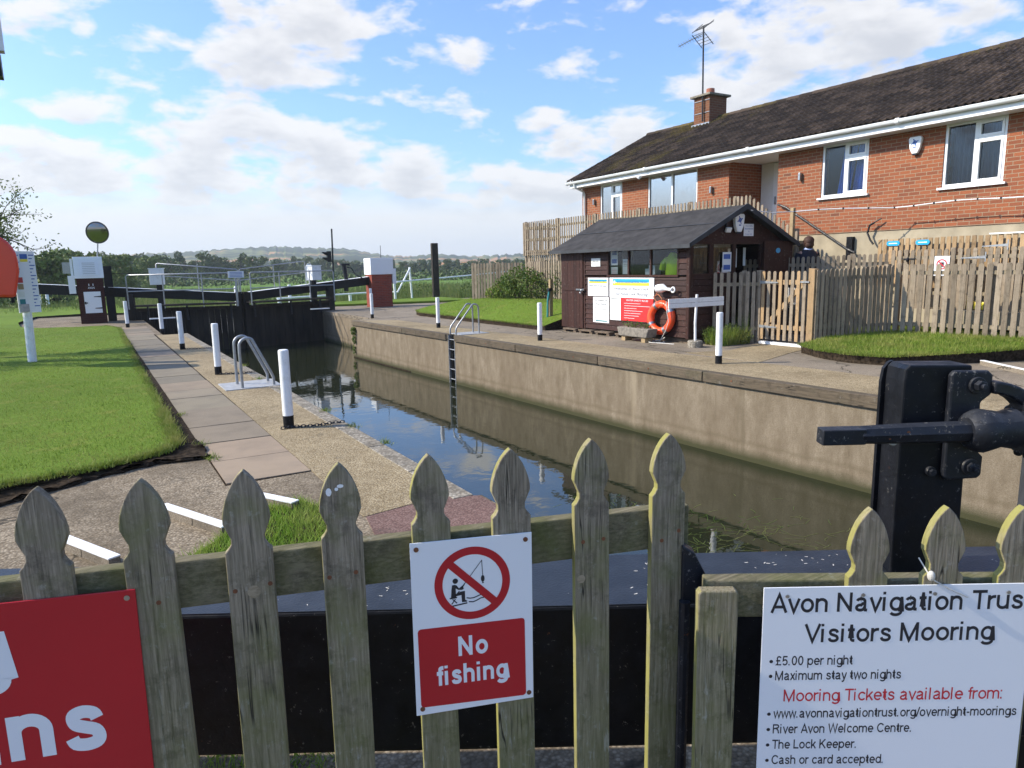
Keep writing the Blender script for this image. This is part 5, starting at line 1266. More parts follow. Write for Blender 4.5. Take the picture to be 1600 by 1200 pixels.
def window(a0,a1,b0,b1,kind,curt,gl='window_glass',sill=True):
    f = .055; mb = MB(); w = a1-a0; m = a0+w*(.52 if kind=='tc' else .5)
    mb.fbox(FH,a0,a0+f,b0,b1,-.10,-.02).fbox(FH,a1-f,a1,b0,b1,-.10,-.02).fbox(FH,a0+f,a1-f,b0,b0+f,-.10,-.02).fbox(FH,a0+f,a1-f,b1-f,b1,-.10,-.02).fbox(FH,m-f*.6,m+f*.6,b0+f,b1-f,-.10,-.018)
    if kind == 'tc':
        t = b1-.30*(b1-b0); mb.fbox(FH,m+f*.6,a1-f,t-.03,t+.03,-.10,-.018)
        g = .045
        for (x0,x1,z0,z1) in ((m+f*.6,a1-f,b0+f,t-.03),(m+f*.6,a1-f,t+.03,b1-f)):
            mb.fbox(FH,x0,x0+g,z0,z1,-.08,-.006).fbox(FH,x1-g,x1,z0,z1,-.08,-.006).fbox(FH,x0+g,x1-g,z0,z0+g,-.08,-.006).fbox(FH,x0+g,x1-g,z1-g,z1,-.08,-.006)
    fo = ob('window', mb, M['white_plastic'], H_, bevel=.004)
    ob('pane', MB().fpoly(FH,[(a0+f,b0+f),(a1-f,b0+f),(a1-f,b1-f),(a0+f,b1-f)],-.056), M[gl], fo)
    if sill: ob('sill', MB().fbox(FH,a0-.06,a1+.06,b0-.045,b0-.002,-.1,.06), M['white_plastic'], fo, bevel=.004)
    if curt:
        mb = MB(); n = 22; vs = []
        for (c0,c1,tilt) in (curt[1]):
            k = int((c1-c0)/.022); vv = []
            for i in range(k+1):
                x = c0+(c1-c0)*i/k; d = -.20-.045*(1+sin(x*2*pi/(.09 if curt[0]=='blind_blue' else .075)))/2
                vv += [FH.p(x+tilt, b1-.02, d), FH.p(x, b0+.05, d)]
            mb.add(vv, [(2*i,2*i+1,2*i+3,2*i+2) for i in range(k)])
        ob('blind' if 'blind' in curt[0] else 'curtain', mb, M[curt[0]], fo)
window(1.07,2.19,3.0,4.245,'tc',('blind_white',[(1.7,2.1,0)]),'bright_glass',False)
window(3.40,5.44,2.30,4.285,'two',None,'bright_glass',False)
window(9.36,10.50,3.07,4.25,'tc',('curtain_blue',[(9.62,9.96,.16),(10.02,10.42,.14)]))
window(12.10,13.22,3.02,4.245,'tc',('blind_blue',[(12.17,13.15,0)]))
# porch door
d = ob('porch_wall', MB().box(16.26,16.34,11.88,13.40,ZB,ZT-.04), M['soffit'], H_)
do = ob('front_door', MB().box(16.20,16.258,12.02,12.95,ZB+.02,4.22), M['white_plastic'], H_, bevel=.005)
ob('door_glass', MB().box(16.19,16.199,12.1,12.28,3.25,3.95), M['dark_room'], do)
ob('handle', MB().box(16.15,16.19,12.84,12.87,3.15,3.35), M['cleat_grey'], do)
# roof
ex, ez, rx, rz = 14.52, 4.455, 18.2, 6.27; sl = Vector((rx-ex,0,rz-ez)); SL = sl.length; su = sl/SL; sn = Vector((-su.z,0,su.x))
mb = MB(); rows = 14; rh = SL/rows; cw = .30; prof_ = [(0,0),(.08,.030),(.20,.034),(.30,.004),(.55,.0),(.63,.030),(.75,.034),(.85,.004),(1.0,0)]
y_end = -3.2; ncol = int((20.12-y_end)/cw)
for r_ in range(rows):
    for c_ in range(ncol):
        y = 20.12-c_*cw-(0 if r_%2 else cw*.5)*0; lift = random.uniform(0,.006); dx = random.uniform(-.006,.006)
        vs = []
        for t_,h in prof_:
            p0 = Vector((ex,0,ez))+su*(r_*rh-.02+dx)+sn*(h+.034+lift); p1 = Vector((ex,0,ez))+su*(min((r_+1)*rh+.02,SL))+sn*(h+.006+lift*.4); pb = p0-sn*.026
            yy = y-t_*cw*.995
            vs += [(p0.x,yy,p0.z),(p1.x,yy,p1.z),(pb.x,yy,pb.z)]
        fs = []
        for i in range(len(prof_)-1): fs += [(3*i,3*i+1,3*i+4,3*i+3),(3*i+2,3*i,3*i+3,3*i+5)]
        mb.add(vs, fs)
rf = ob('roof', mb, M['roof_tile'], H_)
ob('back_slope', MB().fprism(Frame((0,20.1,0)), [(ex+.02,ez-.03),(rx,rz-.03),(21.9,ez-.03),(21.9,ez-.1),(rx,rz-.12),(ex+.02,ez-.1)], 0,23.2), M['roof_tile'], rf)
mb = MB(); y = 20.14
while y > y_end:
    mb.tube([(rx,y,rz-.035+random.uniform(0,.008)),(rx,y-.44,rz-.03)], [.125,.115], 12); y -= .43
ob('ridge_tiles', mb, M['roof_tile'], rf, smooth=True)
mb = MB(); 
for r_ in range(10): 
    p = Vector((ex,20.11,ez))+su*(r_*SL/10); q = Vector((ex,20.11,ez))+su*((r_+1)*SL/10); mb.tube([tuple(p+sn*.03),tuple(q+sn*.03)], .03, 6)
ob('verge', mb, M['roof_tile'], rf)
ob('fascia', MB().box(14.585,14.61,y_end,20.08,4.235,4.41).fprism(Frame((0,20.085,0)), [(14.6,4.235),(15.2,4.235),(18.2,rz-.13),(18.2,rz-.02),(14.6,4.43)], -.01,.02), M['white_plastic'], H_)
ob('soffit', MB().box(14.611,16.25,y_end,20.0,4.301,4.318) , M['soffit'], H_) if False else ob('soffit', MB().box(14.612,14.998,y_end,20.0,4.236,4.25).box(15.0,16.25,11.87,13.41,4.262,4.28), M['soffit'], H_)
gm = MB(); y = 20.16
seg = [(20.16,16.2),(16.18,12.4),(12.38,8.6),(8.58,4.8),(4.78,y_end)]
for a,b in seg:
    n = 10; vs = []
    for yy in (a,b):
        for i in range(n+1): th = pi+pi*i/n; vs.append((14.52+.062*cos(th), yy, 4.425+.075*sin(th)))
    gm.add(vs, [(i,i+1,n+2+i,n+1+i) for i in range(n)]); gm.box(14.452,14.464,b,a,4.415,4.432)
    gm.tube([(14.52,b+.05,4.40),(14.52,b-.03,4.40)], .068, 12)
gm.tube([(14.52,20.15,4.40),(14.52,20.165,4.40)], .066, 12)
ob('gutter', gm, M['white_plastic'], H_, smooth=True)
ob('downpipe', MB().tube([(14.52,19.75,4.38),(14.55,19.75,4.24),(14.88,19.72,4.12),(14.94,19.72,4.02),(14.94,19.72,2.1)], .036, 10), M['white_plastic'], H_, smooth=True)
ob('camera_dome', MB().ball((14.56,16.5,4.20),.06).box(14.5,14.62,16.44,16.56,4.2,4.235), M['white_plastic'], H_)
for y,z in ((11.18,3.62),(14.0,3.6),(19.2,3.72)): ob('wall_light', MB().box(14.90,14.998,y-.03,y+.03,z-.09,z+.09), M['cleat_grey'], H_, bevel=.008)
ch = ob('chimney', MB().box(17.72,18.5,16.75,17.42,5.7,6.93), M['chimney_brick'], H_)
ob('cap_stone', MB().box(17.62,18.6,16.65,17.52,6.932,7.00), M['coping_stone'], ch, bevel=.01)
ob('chimney_pot', MB().tube([(18.1,17.08,7.0),(18.1,17.08,7.22)], [.14,.13], 16), M['chimney_pot'], ch)
ob('flashing', MB().box(17.66,18.3,16.70,17.47,5.98,6.10), M['cleat_grey'], ch)
t = empty('tv_aerial', (17.66,17.1,6.2), 'tall television aerial strapped to the chimney', 'aerial')
ob('mast', MB().tube([(17.66,16.98,6.15),(17.66,17.0,7.4),(17.68,17.04,9.05)], .026, 8), M['black_iron'], t)
mb = MB().tube([(17.68,17.04,8.85),(17.5,17.95,8.66)], .014, 6)
for k in range(9): p = Vector((17.68,17.04,8.85)).lerp(Vector((17.5,17.95,8.66)), .15+k*.1); mb.tube([p+Vector((-.07,0,.05)),p+Vector((.07,0,-.05))], .007, 4); mb.tube([p+Vector((-.07,0,-.05)),p+Vector((.07,0,.05))], .007, 4)
ob('director_boom', mb, M['cleat_grey'], t)
mb = MB()
for zz,ys in ((9.0,(16.75,17.35)),):
    for s in (1,-1):
        for k in range(5): mb.tube([(17.45+.1*k,16.78,8.85+s*(.06+.06*k)),(17.45+.1*k,17.3,8.85+s*(.06+.06*k))], .008, 4)
        for yy in (16.8,17.28): mb.tube([(17.42,yy,8.85+s*.03),(17.88,yy,8.85+s*.36)], .011, 4)
ob('reflector', mb, M['black_iron'], t)
ob('strap', MB().box(17.70,17.72,16.74,17.43,6.42,6.435).box(17.70,17.72,16.74,17.43,6.8,6.815), M['cleat_grey'], t)

# balcony deck, its fence and the stairs
t = empty('timber_deck', (14.2,16,0), 'raised timber deck beside the house above the flower bed', 'deck')
ob('deck_floor', MB().box(13.56,14.98,10.9,21.4,2.02,2.10), M['grey_picket_rail'], t)
for y in (21.3,19.2,17,14.8,12.6): ob('post', MB().box(13.58,13.68,y-.05,y+.05,-.1,2.02), M['grey_picket'], t)
run('picket_fence', (13.5,21.42), (13.5,11.85), 2.0, 3.17, .125,.058, 'high picket balustrade along the front edge of the raised deck', (.12,.52,.92), (.04,2.0,4.0,6.0,8.0,9.5))
run('picket_fence', (14.98,21.42), (13.56,21.42), 2.0, 3.17, .125,.058, 'end panel of the deck balustrade at its far left corner', (.12,.52,.92), (.05,), 'grey_picket')
run('picket_fence', (13.60,21.38), (13.60,14.0), .35, 1.99, .14,.085, 'pale slatted screen closing the space under the raised deck', (.3,1.3), (), 'grey_picket')
run('picket_fence', (13.5,11.80), (13.5,10.1), lambda a:1.95-.62*a, lambda a:min(3.17,3.40-.68*a), .118,.062, 'short descending picket balustrade beside the deck stairs', (), (1.6,))
mb = MB()
for i in range(7): mb.box(13.56,14.9,11.85-.28*(i+1),11.85-.28*i,2.02-.27*(i+1),2.06-.27*(i+1))
ob('deck_stairs', mb, M['grey_picket_rail'], label='wooden stairs descending from the deck to the gate path', cat='stairs')
t = empty('stair_handrail', (14.6,10.5,1.7), 'black sloping handrail against the brick wall by the stairs', 'handrail')
ob('rail', MB().tube([(14.9,11.75,3.02),(14.88,11.5,2.93),(14.86,9.78,1.86),(14.86,9.6,1.78)], .028, 8), M['black_iron'], t)
for y,z in ((11.3,2.80),(10.2,2.13)): ob('bracket', MB().tube([(14.98,y,z-.06),(14.87,y,z)], .012, 6), M['black_iron'], t)
ob('hose_hook', MB().tube([(14.9,9.2,2.42),(14.88,9.3,2.36),(14.9,9.35,2.2),(14.9,9.28,2.05),(14.9,9.2,1.95)], .022, 6).tube([(14.9,9.05,2.5),(14.88,9.2,2.42)],.014,5), M['black_iron'], label='curled black cable end on the plinth above the blue plates', cat='cable')
pts = [(11.85,10.0,2.68),(12.6,10.1,2.65),(13.5,10.2,2.70)]
for i in range(1,25): y = 10.2-i*.4; pts.append((13.5+1.1*min(1,i/4), y, 2.70-.0*i+.02*sin(i*1.1)))
t = empty('rope_lights', (13.5,10.2,2.6), 'white string of small lights slung from the shed gable along the brick wall', 'string lights')
ob('cord', MB().tube(pts, .011, 6), M['white_plastic'], t)
mb = MB()
for i in range(2,len(pts)-1): p = Vector(pts[i]); mb.box(p.x-.018,p.x+.018,p.y-.012,p.y+.012,p.z-.02,p.z+.02)
ob('clips', mb, M['black_paint'], t)
ob('cord_post', MB().box(13.46,13.54,10.2,10.28,1.2,2.78), M['tan_wood'], label='pale brown post carrying the light cord at the foot of the stairs', cat='post')
run('picket_fence', (11.75,22.15), (13.0,20.6), .45, 1.78, .115,.085, 'ground level picket fence behind the flower bed, left section', (.2,1.1), (.04,1.0))
run('picket_fence', (13.02,20.55), (13.3,15.6), .40, 1.80, .13,.08, 'ground level picket fence behind the flower bed, running to the shed', (.2,1.1), (1.0,3.0))

# ------------------------------------------------------------------ the person by the gate
def person():
    J = [((0,0,.92),.15,.11),((0,0,1.10),.155,.115),((0,0,1.28),.17,.12),((0,0,1.40),.15,.10),((0,0,1.46),.06,.06),((0,0,1.53),.055,.055),((0,.01,1.60),.085,.095),((0,.01,1.68),.08,.09)]
    edges = [(i,i+1) for i in range(7)]; v = list(J)
    def chain_(start, pts):
        k = start
        for p in pts: v.append(p); edges.append((k,len(v)-1)); k = len(v)-1
    for s in (-1,1):
        chain_(3, [((s*.17,0,1.38),.07,.07),((s*.22,.02,1.16),.052,.052),((s*.20,.16,.98),.04,.04),((s*.17,.24,.96),.03,.02)])
        chain_(0, [((s*.10,0,.82),.10,.10),((s*.11,.01,.48),.065,.065),((s*.11,-.02,.10),.045,.045),((s*.11,.10,.03),.045,.03)])
    return v, edges
v, e = person()
px, py, pz = 13.72, 9.98, .40
t = empty('person', (px,py,pz), 'person seen from behind in a dark navy top with short auburn hair behind the fence', 'person')
t.rotation_euler = (0,0,radians(-25))
me = bpy.data.meshes.new('body'); me.from_pydata([p[0] for p in v], e, []); bo = bpy.data.objects.new('body', me); COL.objects.link(bo); bo.parent = t
md = bo.modifiers.new('skin','SKIN'); md.use_smooth_shade = True
for i,(p,rx_,ry_) in enumerate(v): me.skin_vertices[0].data[i].radius = (rx_,ry_); me.skin_vertices[0].data[i].use_root = (i==0)
bo.modifiers.new('sub','SUBSURF').levels = 1; bo.modifiers['sub'].render_levels = 2; me.materials.append(M['skin'])
def local(name, mb, mat, par):
    o = ob(name, mb, mat, origin=(0,0,0), smooth=True); o.parent = par; return o
def lathe_like(prof_, n=20):
    mb = MB()
    for cx,cy,z,rx_,ry_ in prof_:
        for j in range(n): a = 2*pi*j/n; mb.v.append((cx+rx_*cos(a), cy+ry_*sin(a), z))
    for i in range(len(prof_)-1):
        for j in range(n): mb.f.append((i*n+j,i*n+(j+1)%n,(i+1)*n+(j+1)%n,(i+1)*n+j))
    return mb
local('jacket', lathe_like([(0,0,.86,.20,.15),(0,0,1.05,.195,.15),(0,0,1.25,.215,.155),(0,0,1.37,.225,.14),(0,0,1.43,.17,.12),(0,0,1.475,.09,.085)]).tube([(-.19,0,1.38),(-.26,.02,1.15),(-.24,.14,.98)],[.085,.07,.055],12).tube([(.19,0,1.38),(.26,.02,1.15),(.24,.14,.98)],[.085,.07,.055],12), M['jacket'], t)
local('collar', lathe_like([(0,0,1.455,.105,.10),(0,0,1.49,.085,.08),(0,0,1.51,.075,.07)]), M['collar'], t)
local('trousers', MB().tube([(-.10,0,.95),(-.11,.01,.48),(-.11,-.02,.08)],[.12,.085,.075],12).tube([(.10,0,.95),(.11,.01,.48),(.11,-.02,.08)],[.12,.085,.075],12), M['jacket'], t)
hm = MB().ball((0,-.02,1.64), .112,.122,.122, 20, 12); hm.ball((.0,-.055,1.57),.10,.08,.09,14,8)
hm.v = [(x+random.gauss(0,.003),y+random.gauss(0,.003),z+random.gauss(0,.003)) for x,y,z in hm.v]
local('hair', hm, M['hair'], t)
fc = MB().ball((0,.075,1.60),.06,.05,.085,14,8).ball((0,.13,1.59),.012,.02,.022,8,6).ball((-.095,.03,1.60),.012,.02,.03,8,6).ball((.095,.03,1.60),.012,.02,.03,8,6)
local('face', fc, M['skin'], t)

# ------------------------------------------------------------------ foreground picket fence and signs
PL = Frame((.77324,1.28534,0), (.95424,-.29904,0))
def picket(fr, a, w, zt, zb=.10, head=.125, th=.021, lean=0, c=0, par=None, sc_=1):
    h = w/2; pts = [(0,0),(.009,-.0085),(.0180,-.0195),(.0280,-.0365),(.0355,-.0545),(.0412,-.0745),(.0440,-.0900),(.0445,-.103)]
    k = h/.0445; R = [(x*k, y*head/.125*.97) for x,y in pts]
    n0 = -head+.006
    R += [(.036*k,n0-.002),(.0315*k,n0-.012),(.0315*k,n0-.024),(.037*k,n0-.034),(h,n0-.042)]
    out = [(a+x+lean*(y), zt+y) for x,y in R]+[(a+h-lean*(zt-zb), zb),(a-h-lean*(zt-zb), zb)]+[(a-x+lean*y, zt+y) for x,y in reversed(R[1:])]
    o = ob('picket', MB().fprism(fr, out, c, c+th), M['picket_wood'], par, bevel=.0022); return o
ff = empty('picket_fence', (.6,1.3,.1), 'near weathered mossy picket fence with pointed tops, left panel carrying the fishing sign', 'fence')
for a,w,zt,hd,ln in ((-.936,.088,1.2578,.125,.003),(-.757,.090,1.2569,.125,-.008),(-.567,.091,1.2576,.135,.004),(-.380,.086,1.2556,.125,.006),(-.193,.084,1.2575,.118,-.003),(-.0125,.088,1.2553,.12,0),(.1765,.085,1.2618,.118,-.002),(.3700,.085,1.2583,.112,.006)):
    picket(PL, a, w, zt, .10, hd, .021, ln, 0, ff)
ob('rail', MB().fbox(PL, -1.9,.4340, .9705,1.0720, -.036,-.001), M['rail_wood'], ff, bevel=.004)
ob('rail', MB().fbox(PL, -1.9,.4340, .20,.29, -.036,-.001), M['rail_wood'], ff, bevel=.004)
for a,z in ((-.60,1.004),(-.531,1.012),(-.412,1.009),(-.357,1.014),(.155,1.02),(.205,1.022),(.352,1.00),(.396,1.02),(-.745,1.0),(-.795,1.0)): ob('nail_head', MB().tube([PL.p(a,z,.02),PL.p(a,z,.0216)], .0048, 14), M['rust'], ff)
ob('knot', MB().disc(PL,-.564,.998,.013,.0213,16,0,.014).disc(PL,.150,.93,.010,.0213,16), M['grey_picket_rail'], ff)
ob('droppings', MB().disc(PL,-.402,1.196,.006,.0214,9,0,.009).disc(PL,-.378,1.207,.007,.0214,8,0,.004).disc(PL,-.386,1.201,.004,.0214,7), M['white_paint'], ff)
a2 = radians(123); PR = Frame((.77324,1.28534,0), (sin(a2),cos(a2),0))
fr2 = empty('picket_fence', (1.4,.9,.1), 'near lower picket fence panel at the right with the mooring notice hung on its rail', 'fence')
for a,zt,ln in ((.7855,1.108,-.004),(.9500,1.110,-.003),(1.1130,1.109,-.002),(1.2750,1.109,0)): picket(PR, a, .087, zt, .10, .125, .021, ln, 0, fr2)
ob('rail', MB().fbox(PR, .432,2.0, .842,.933, -.040,-.001), M['rail_wood'], fr2, bevel=.004)
ob('rail', MB().fbox(PR, .432,2.0, .18,.27, -.040,-.001), M['rail_wood'], fr2, bevel=.004)
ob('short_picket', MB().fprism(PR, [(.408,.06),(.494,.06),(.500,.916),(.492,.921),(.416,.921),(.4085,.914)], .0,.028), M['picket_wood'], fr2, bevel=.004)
ob('iron_post', MB().tube([PR.p(.398,.02,-.075),PR.p(.400,.5,-.075),PR.p(.402,.845,-.075)], .014, 10), M['black_iron'], fr2)
ob('bent_iron_bracket', MB().fprism(Frame(tuple(PR.p(.395,0,-.10)),tuple(PR.u)), [(.0,.835),(.075,.835),(.080,.865),(.030,.965),(.0,.985)], -.02,.02), M['cleat_grey'] if False else M['black_iron'], label='small peeling black iron bracket beside the end of the rail', cat='bracket', bevel=.004)
ob('twine', MB().tube([PR.p(.905,.985,.0),PR.p(.915,.955,.03),PR.p(.925,.945,.034),PR.p(.96,.925,.036),PR.p(1.0,.905,.033)], .0016, 5).ball(PR.p(.918,.955,.03),.008,.008,.012), M['rope'], label='bit of knotted twine on a picket above the mooring notice', cat='twine')
# no fishing sign
CN = .0225
t = empty('no_fishing_sign', tuple(PL.p(-.107,.655,CN)), 'white sign with a red ring over an angler and a red panel reading No fishing', 'sign')
ob('board', MB().fprism(PL, [(-.2440,.6560),(.0285,.6530),(.0315,1.0600),(-.2414,1.0650)], .022,.0255), M['sign_white'], t, bevel=.0008)
f3 = Frame(tuple(PL.p(-.1065,.957,.0258)), (PL.u.x,PL.u.y,-.012), (0,0,1)); cx, cy, R = 0, 0, .0855
ob('red_ring', MB().disc(f3,0,0,R,.0002,64,.0675).line(f3,(-.0505,.0505),(.0505,-.0505),.0175,.0003), M['sign_red'], t)
s = R/527.0                                    # figure drawn about the ring centre
def Q(x,y): return ((x-692)*s, (592-y)*s)
fm = MB().disc(f3,*Q(452,534),38*s,.00035,18)
for poly in ([(405,590),(445,585),(470,600),(500,645),(560,600),(575,575),(585,590),(560,630),(565,660),(540,672),(490,665),(455,640),(455,740),(440,780),(385,775),(395,660)],
             [(430,735),(520,695),(580,690),(580,820),(610,840),(600,852),(535,852),(530,745),(460,755),(440,785)],[(365,770),(470,765),(470,782),(370,790)],
             [(395,885),(608,860),(608,880),(415,902)],[(385,862),(440,790),(452,796),(400,868)],[(460,862),(400,795),(412,790),(472,852)],
             [(440,745),(500,680),(510,690),(455,755)]):
    fm.fpoly(f3, [Q(*p) for p in poly], .00035)
fm.line(f3, Q(560,610), Q(826,275), 9*s, .00025).line(f3, Q(826,268), Q(834,490), 9*s, .00025)
fm.disc(f3,*Q(834,540),26*s,.00035,16,0,50*s).fpoly(f3,[Q(834,585),Q(852,608),Q(818,608)],.00035)
for w in ([(600,795),(650,808),(700,806),(750,790),(810,768)],[(630,855),(690,866),(740,850),(800,822),(870,815)]):
    for p,q in zip(w[:-1],w[1:]): fm.line(f3, Q(*p), Q(*q), 16*s, .00022)
ob('angler_symbol', fm, M['ink'], t)
c1 = [(-.227,.675),(.0100,.662),(.0128,.853),(-.2275,.865)]
f4 = Frame(tuple(PL.p(0,0,.0258)), tuple(PL.u))
def rrect(x0,z0,x1,z1,z2,z3,r=.007):
    return [(x0,z0+r),(x0+r*.3,z0+r*.3),(x0+r,z0),(x1-r,z1),(x1-r*.3,z1+r*.3),(x1,z1+r),(x1,z2-r),(x1-r*.3,z2-r*.3),(x1-r,z2),(x0+r,z3),(x0+r*.3,z3-r*.3),(x0,z3-r)]
ob('red_panel', MB().fpoly(f4, rrect(-.2330,.6745,.0110,.6635,.8570,.8640), .0002), M['sign_red'], t)
f5 = Frame(tuple(PL.p(-.1095,.7855,.0258)), (PL.u.x,PL.u.y,-.03)); 
ob('lettering', drawn(drawn(MB(),f5,'No',0,0,.0475,.069,.0004,.145,'CENTER'),f5,'fishing',-.003,-.0665,.0475,.165,.0004,.145,'CENTER'), M['ink_white'], t)
for a,z in ((-.228,1.050),(.0165,1.045),(.0180,.668),(-.2300,.671)): ob('screw', MB().tube([f4.p(a,z,-.001),f4.p(a,z,.0012)], .0055, 16), M['rust'], t)
# red sign
t = empty('red_warning_sign', tuple(PL.p(-1.0,.5,.03)), 'large red sign with bold white letters cut off at the lower left corner', 'sign')
f6 = Frame(tuple(PL.p(0,0,.0)), tuple(PL.u))
ob('board', MB().fprism(f6, [(-1.75,.30),(-.793,.30),(-.7835,1.0360),(-1.75,1.050)], .022,.026), M['sign_red'], t, bevel=.001)
ob('lettering', drawn(drawn(MB(),f6,'No parking',-1.0130,.890,.128,.72,.0265,.15,'RIGHT'),f6,'caravans',-.8600,.708,.131,.71,.0265,.15,'RIGHT'), M['ink_white'], t)
ob('screw', MB().disc(f6,-.7995,1.0205,.0055,.0275,16), M['cleat_grey'], t)
# mooring notice
t = empty('mooring_notice', tuple(PR.p(.57,.3,.03)), 'large white mooring notice with black and red lettering at the lower right', 'sign')
g = Frame(tuple(PR.p(0,0,0)), (PR.u.x,PR.u.y,.0135))
ob('board', MB().fprism(g, [(.5545,.30),(1.1500,.30),(1.1500,.9190),(.5555,.9195)], .0225,.0255), M['sign_white'], t, bevel=.001)
mb = MB(); C3 = .0258
drawn(mb,g,'Avon Navigation Trust',.5722,.8590,.0460,.574,C3,.112); drawn(mb,g,'Visitors Mooring',.6500,.7855,.0450,.4200,C3,.112)
for i,(b,txt,a1) in enumerate(((.7297,'\u00a35.00 per night',.7614),(.6929,'Maximum stay two nights',.8723),(.5973,'www.avonnavigationtrust.org/overnight-moorings',1.1377),(.5578,'River Avon Welcome Centre.',.9066),(.5180,'The Lock Keeper.',.784),(.4779,'Cash or card accepted.',.8479))):
    drawn(mb, g, txt, .5889, b, .0235, a1-.5889, C3, .108); mb.disc(g, .5785, b+.010, .0042, C3, 14)
ob('lettering', mb, M['ink'], t)
ob('lettering', drawn(MB(),g,'Mooring Tickets available from:',.6100,.6393,.0300,.4950,C3,.098), M['ink_red'], t)
for a in (.608,.775,.932,1.092): ob('screw', MB().tube([g.p(a,.8985,.025),g.p(a,.8985,.0275)], .0042, 14), M['cleat_grey'], t)

# near balance beam and paddle gear
ah = radians(121.0); BU = (sin(ah),cos(ah),0)
HD = Vector((.515492,.856894,0))
FB = Frame(tuple(HD*1.80), BU)                 # n faces the camera, a is measured to the right
t = empty('balance_beam', tuple(HD*2+Vector((0,0,.27))), 'huge black timber balance beam lying behind the near picket fence', 'balance beam')
ob('beam', MB().fbox(FB, -2.6,2.6, .275,.711, -.345,0), M['black_paint'], t, bevel=.008)
ob('top_sheen', MB().fbox(FB, -2.6,2.6, .7112,.7138, -.340,-.006), M['beam_top_sheen'], t)  # thin added sheet carrying the painted sky sheen of the beam's top
mb = MB(); 
for _ in range(150):
    cxx = random.choice([-.52,-.38,.33,.42,.9,1.0,1.6,-1.2]); a = random.gauss(cxx,.09); c = -random.uniform(.02,.32); l = random.uniform(.0015,.006); th = random.uniform(0,3.14); p = FB.p(a,.7145,c)
    d = Vector((cos(th)*l,sin(th)*l,0)); e_ = Vector((-sin(th),cos(th),0))*l*.3; mb.add([p-d-e_,p+d-e_,p+d+e_,p-d+e_],[(0,1,2,3)])
ob('debris', mb, M['pallet'] if False else M['rope'], kind='stuff', label='dry flecks and bird seed scattered on top of the black beam', cat='debris')
gp = empty('paddle_gear', tuple(FB.p(1.2,.715,-.15)), 'black paddle gear post with square spindle and iron bearing on the near beam', 'paddle gear')
FP = Frame(tuple(HD*1.95), BU)
post = [(1.118,.716),(1.118,1.30),(1.122,1.335),(1.135,1.347),(1.312,1.344),(1.318,.716)]
ob('post', MB().fprism(FP, post, -.10,.0), M['black_paint'], gp, bevel=.006)
ob('side_board', MB().fprism(FP, [(1.108,.716),(1.108,1.285),(1.114,1.325),(1.128,1.343),(1.140,1.348),(1.140,.716)], -.115,-.101), M['black_paint'], gp)
sp_ = ob('spindle', MB().fbox(Frame(tuple(FP.p(.852,1.1655,.075)),tuple(FP.u),(0,-.04,1)), 0,.12,-.022,.022,-.022,.022).tube([FP.p(.96,1.1665,.075),FP.p(1.10,1.1675,.073),FP.p(1.335,1.1690,.070)], [.0255,.029,.031], 8), M['black_iron'], gp, bevel=.003)
ob('paint_chips', MB().disc(FP,1.085,1.176,.0052,.0990,9).disc(FP,1.035,1.160,.0035,.0985,8), M['rust'], sp_)
br = ob('bearing', MB().tube([FP.p(1.262,1.168,.07),FP.p(1.275,1.168,.07),FP.p(1.30,1.169,.066),FP.p(1.36,1.170,.058),FP.p(1.40,1.170,.054)], [.040,.054,.062,.050,.058], 24).tube([FP.p(1.40,1.170,.054),FP.p(1.44,1.172,.05)],[.048,.046],24), M['black_iron'], gp, smooth=True)
ob('mounting_plate', MB().fprism(FP, [(1.240,1.02),(1.240,1.318),(1.25,1.332),(1.345,1.330),(1.358,1.318),(1.358,1.262),(1.33,1.24),(1.33,1.10),(1.350,1.08),(1.350,1.025),(1.338,1.015),(1.25,1.012)], .001,.022), M['black_iron'], gp, bevel=.006)
for a,z in ((1.312,1.290),(1.312,1.052)):
    bl = ob('bolt', MB().tube([FP.p(a,z,.022),FP.p(a,z,.032)], .024, 20).tube([FP.p(a,z,.032),FP.p(a,z,.050)], .016, 6).tube([FP.p(a,z,.050),FP.p(a,z,.062)], .008, 10), M['black_iron'], gp, bevel=.002)
ob('bolt', MB().tube([FP.p(1.212,1.035,0),FP.p(1.212,1.035,.012)], .014, 16).tube([FP.p(1.212,1.035,.012),FP.p(1.212,1.035,.022)], .009, 6), M['black_iron'], gp)
pts = []
for i in range(13): a = pi/2-(pi*.62)*i/12; pts.append((1.355+.135*cos(a)*1.15, 1.165+.135*sin(a)))
arm = [(x,y) for x,y in pts]; inner_ = [(1.355+(x-1.355)*.72, 1.165+(y-1.165)*.74) for x,y in pts]
ob('guard_arm', MB().fprism(FP, arm+inner_[::-1], -.03,.035), M['black_iron'], gp, bevel=.006, smooth=True)
ob('gear_wheel', MB().tube([FP.p(1.44,1.168,.03),FP.p(1.475,1.168,.03)], [.075,.075], 28), M['black_iron'], gp, smooth=True)
mb = MB()
for i in range(14):
    a = 2*pi*i/14; c_ = FP.p(1.457,1.168+.08*sin(a),.03+.08*cos(a)); mb.ball(c_, .013,.013,.013, 8, 6)
ob('gear_teeth', mb, M['black_iron'], gp)
ob('rack', MB().fbox(FP, 1.50,1.56,.9,1.26,-.03,.04), M['cleat_grey'], gp, bevel=.004)
ob('shackle', MB().torus(FP.p(1.083,1.135,.03), FP.n, .011, .0035, 16, 6), M['galvanised'], gp)
# leaf of the near gate under the beam, going down into the water
ob('near_gate_leaf', MB().fbox(FB, 1.1,2.6,-3.0,.20,-.30,-.12), M['gate_timber'], label='dark timber of the near lock gate under the balance beam', cat='lock gate')

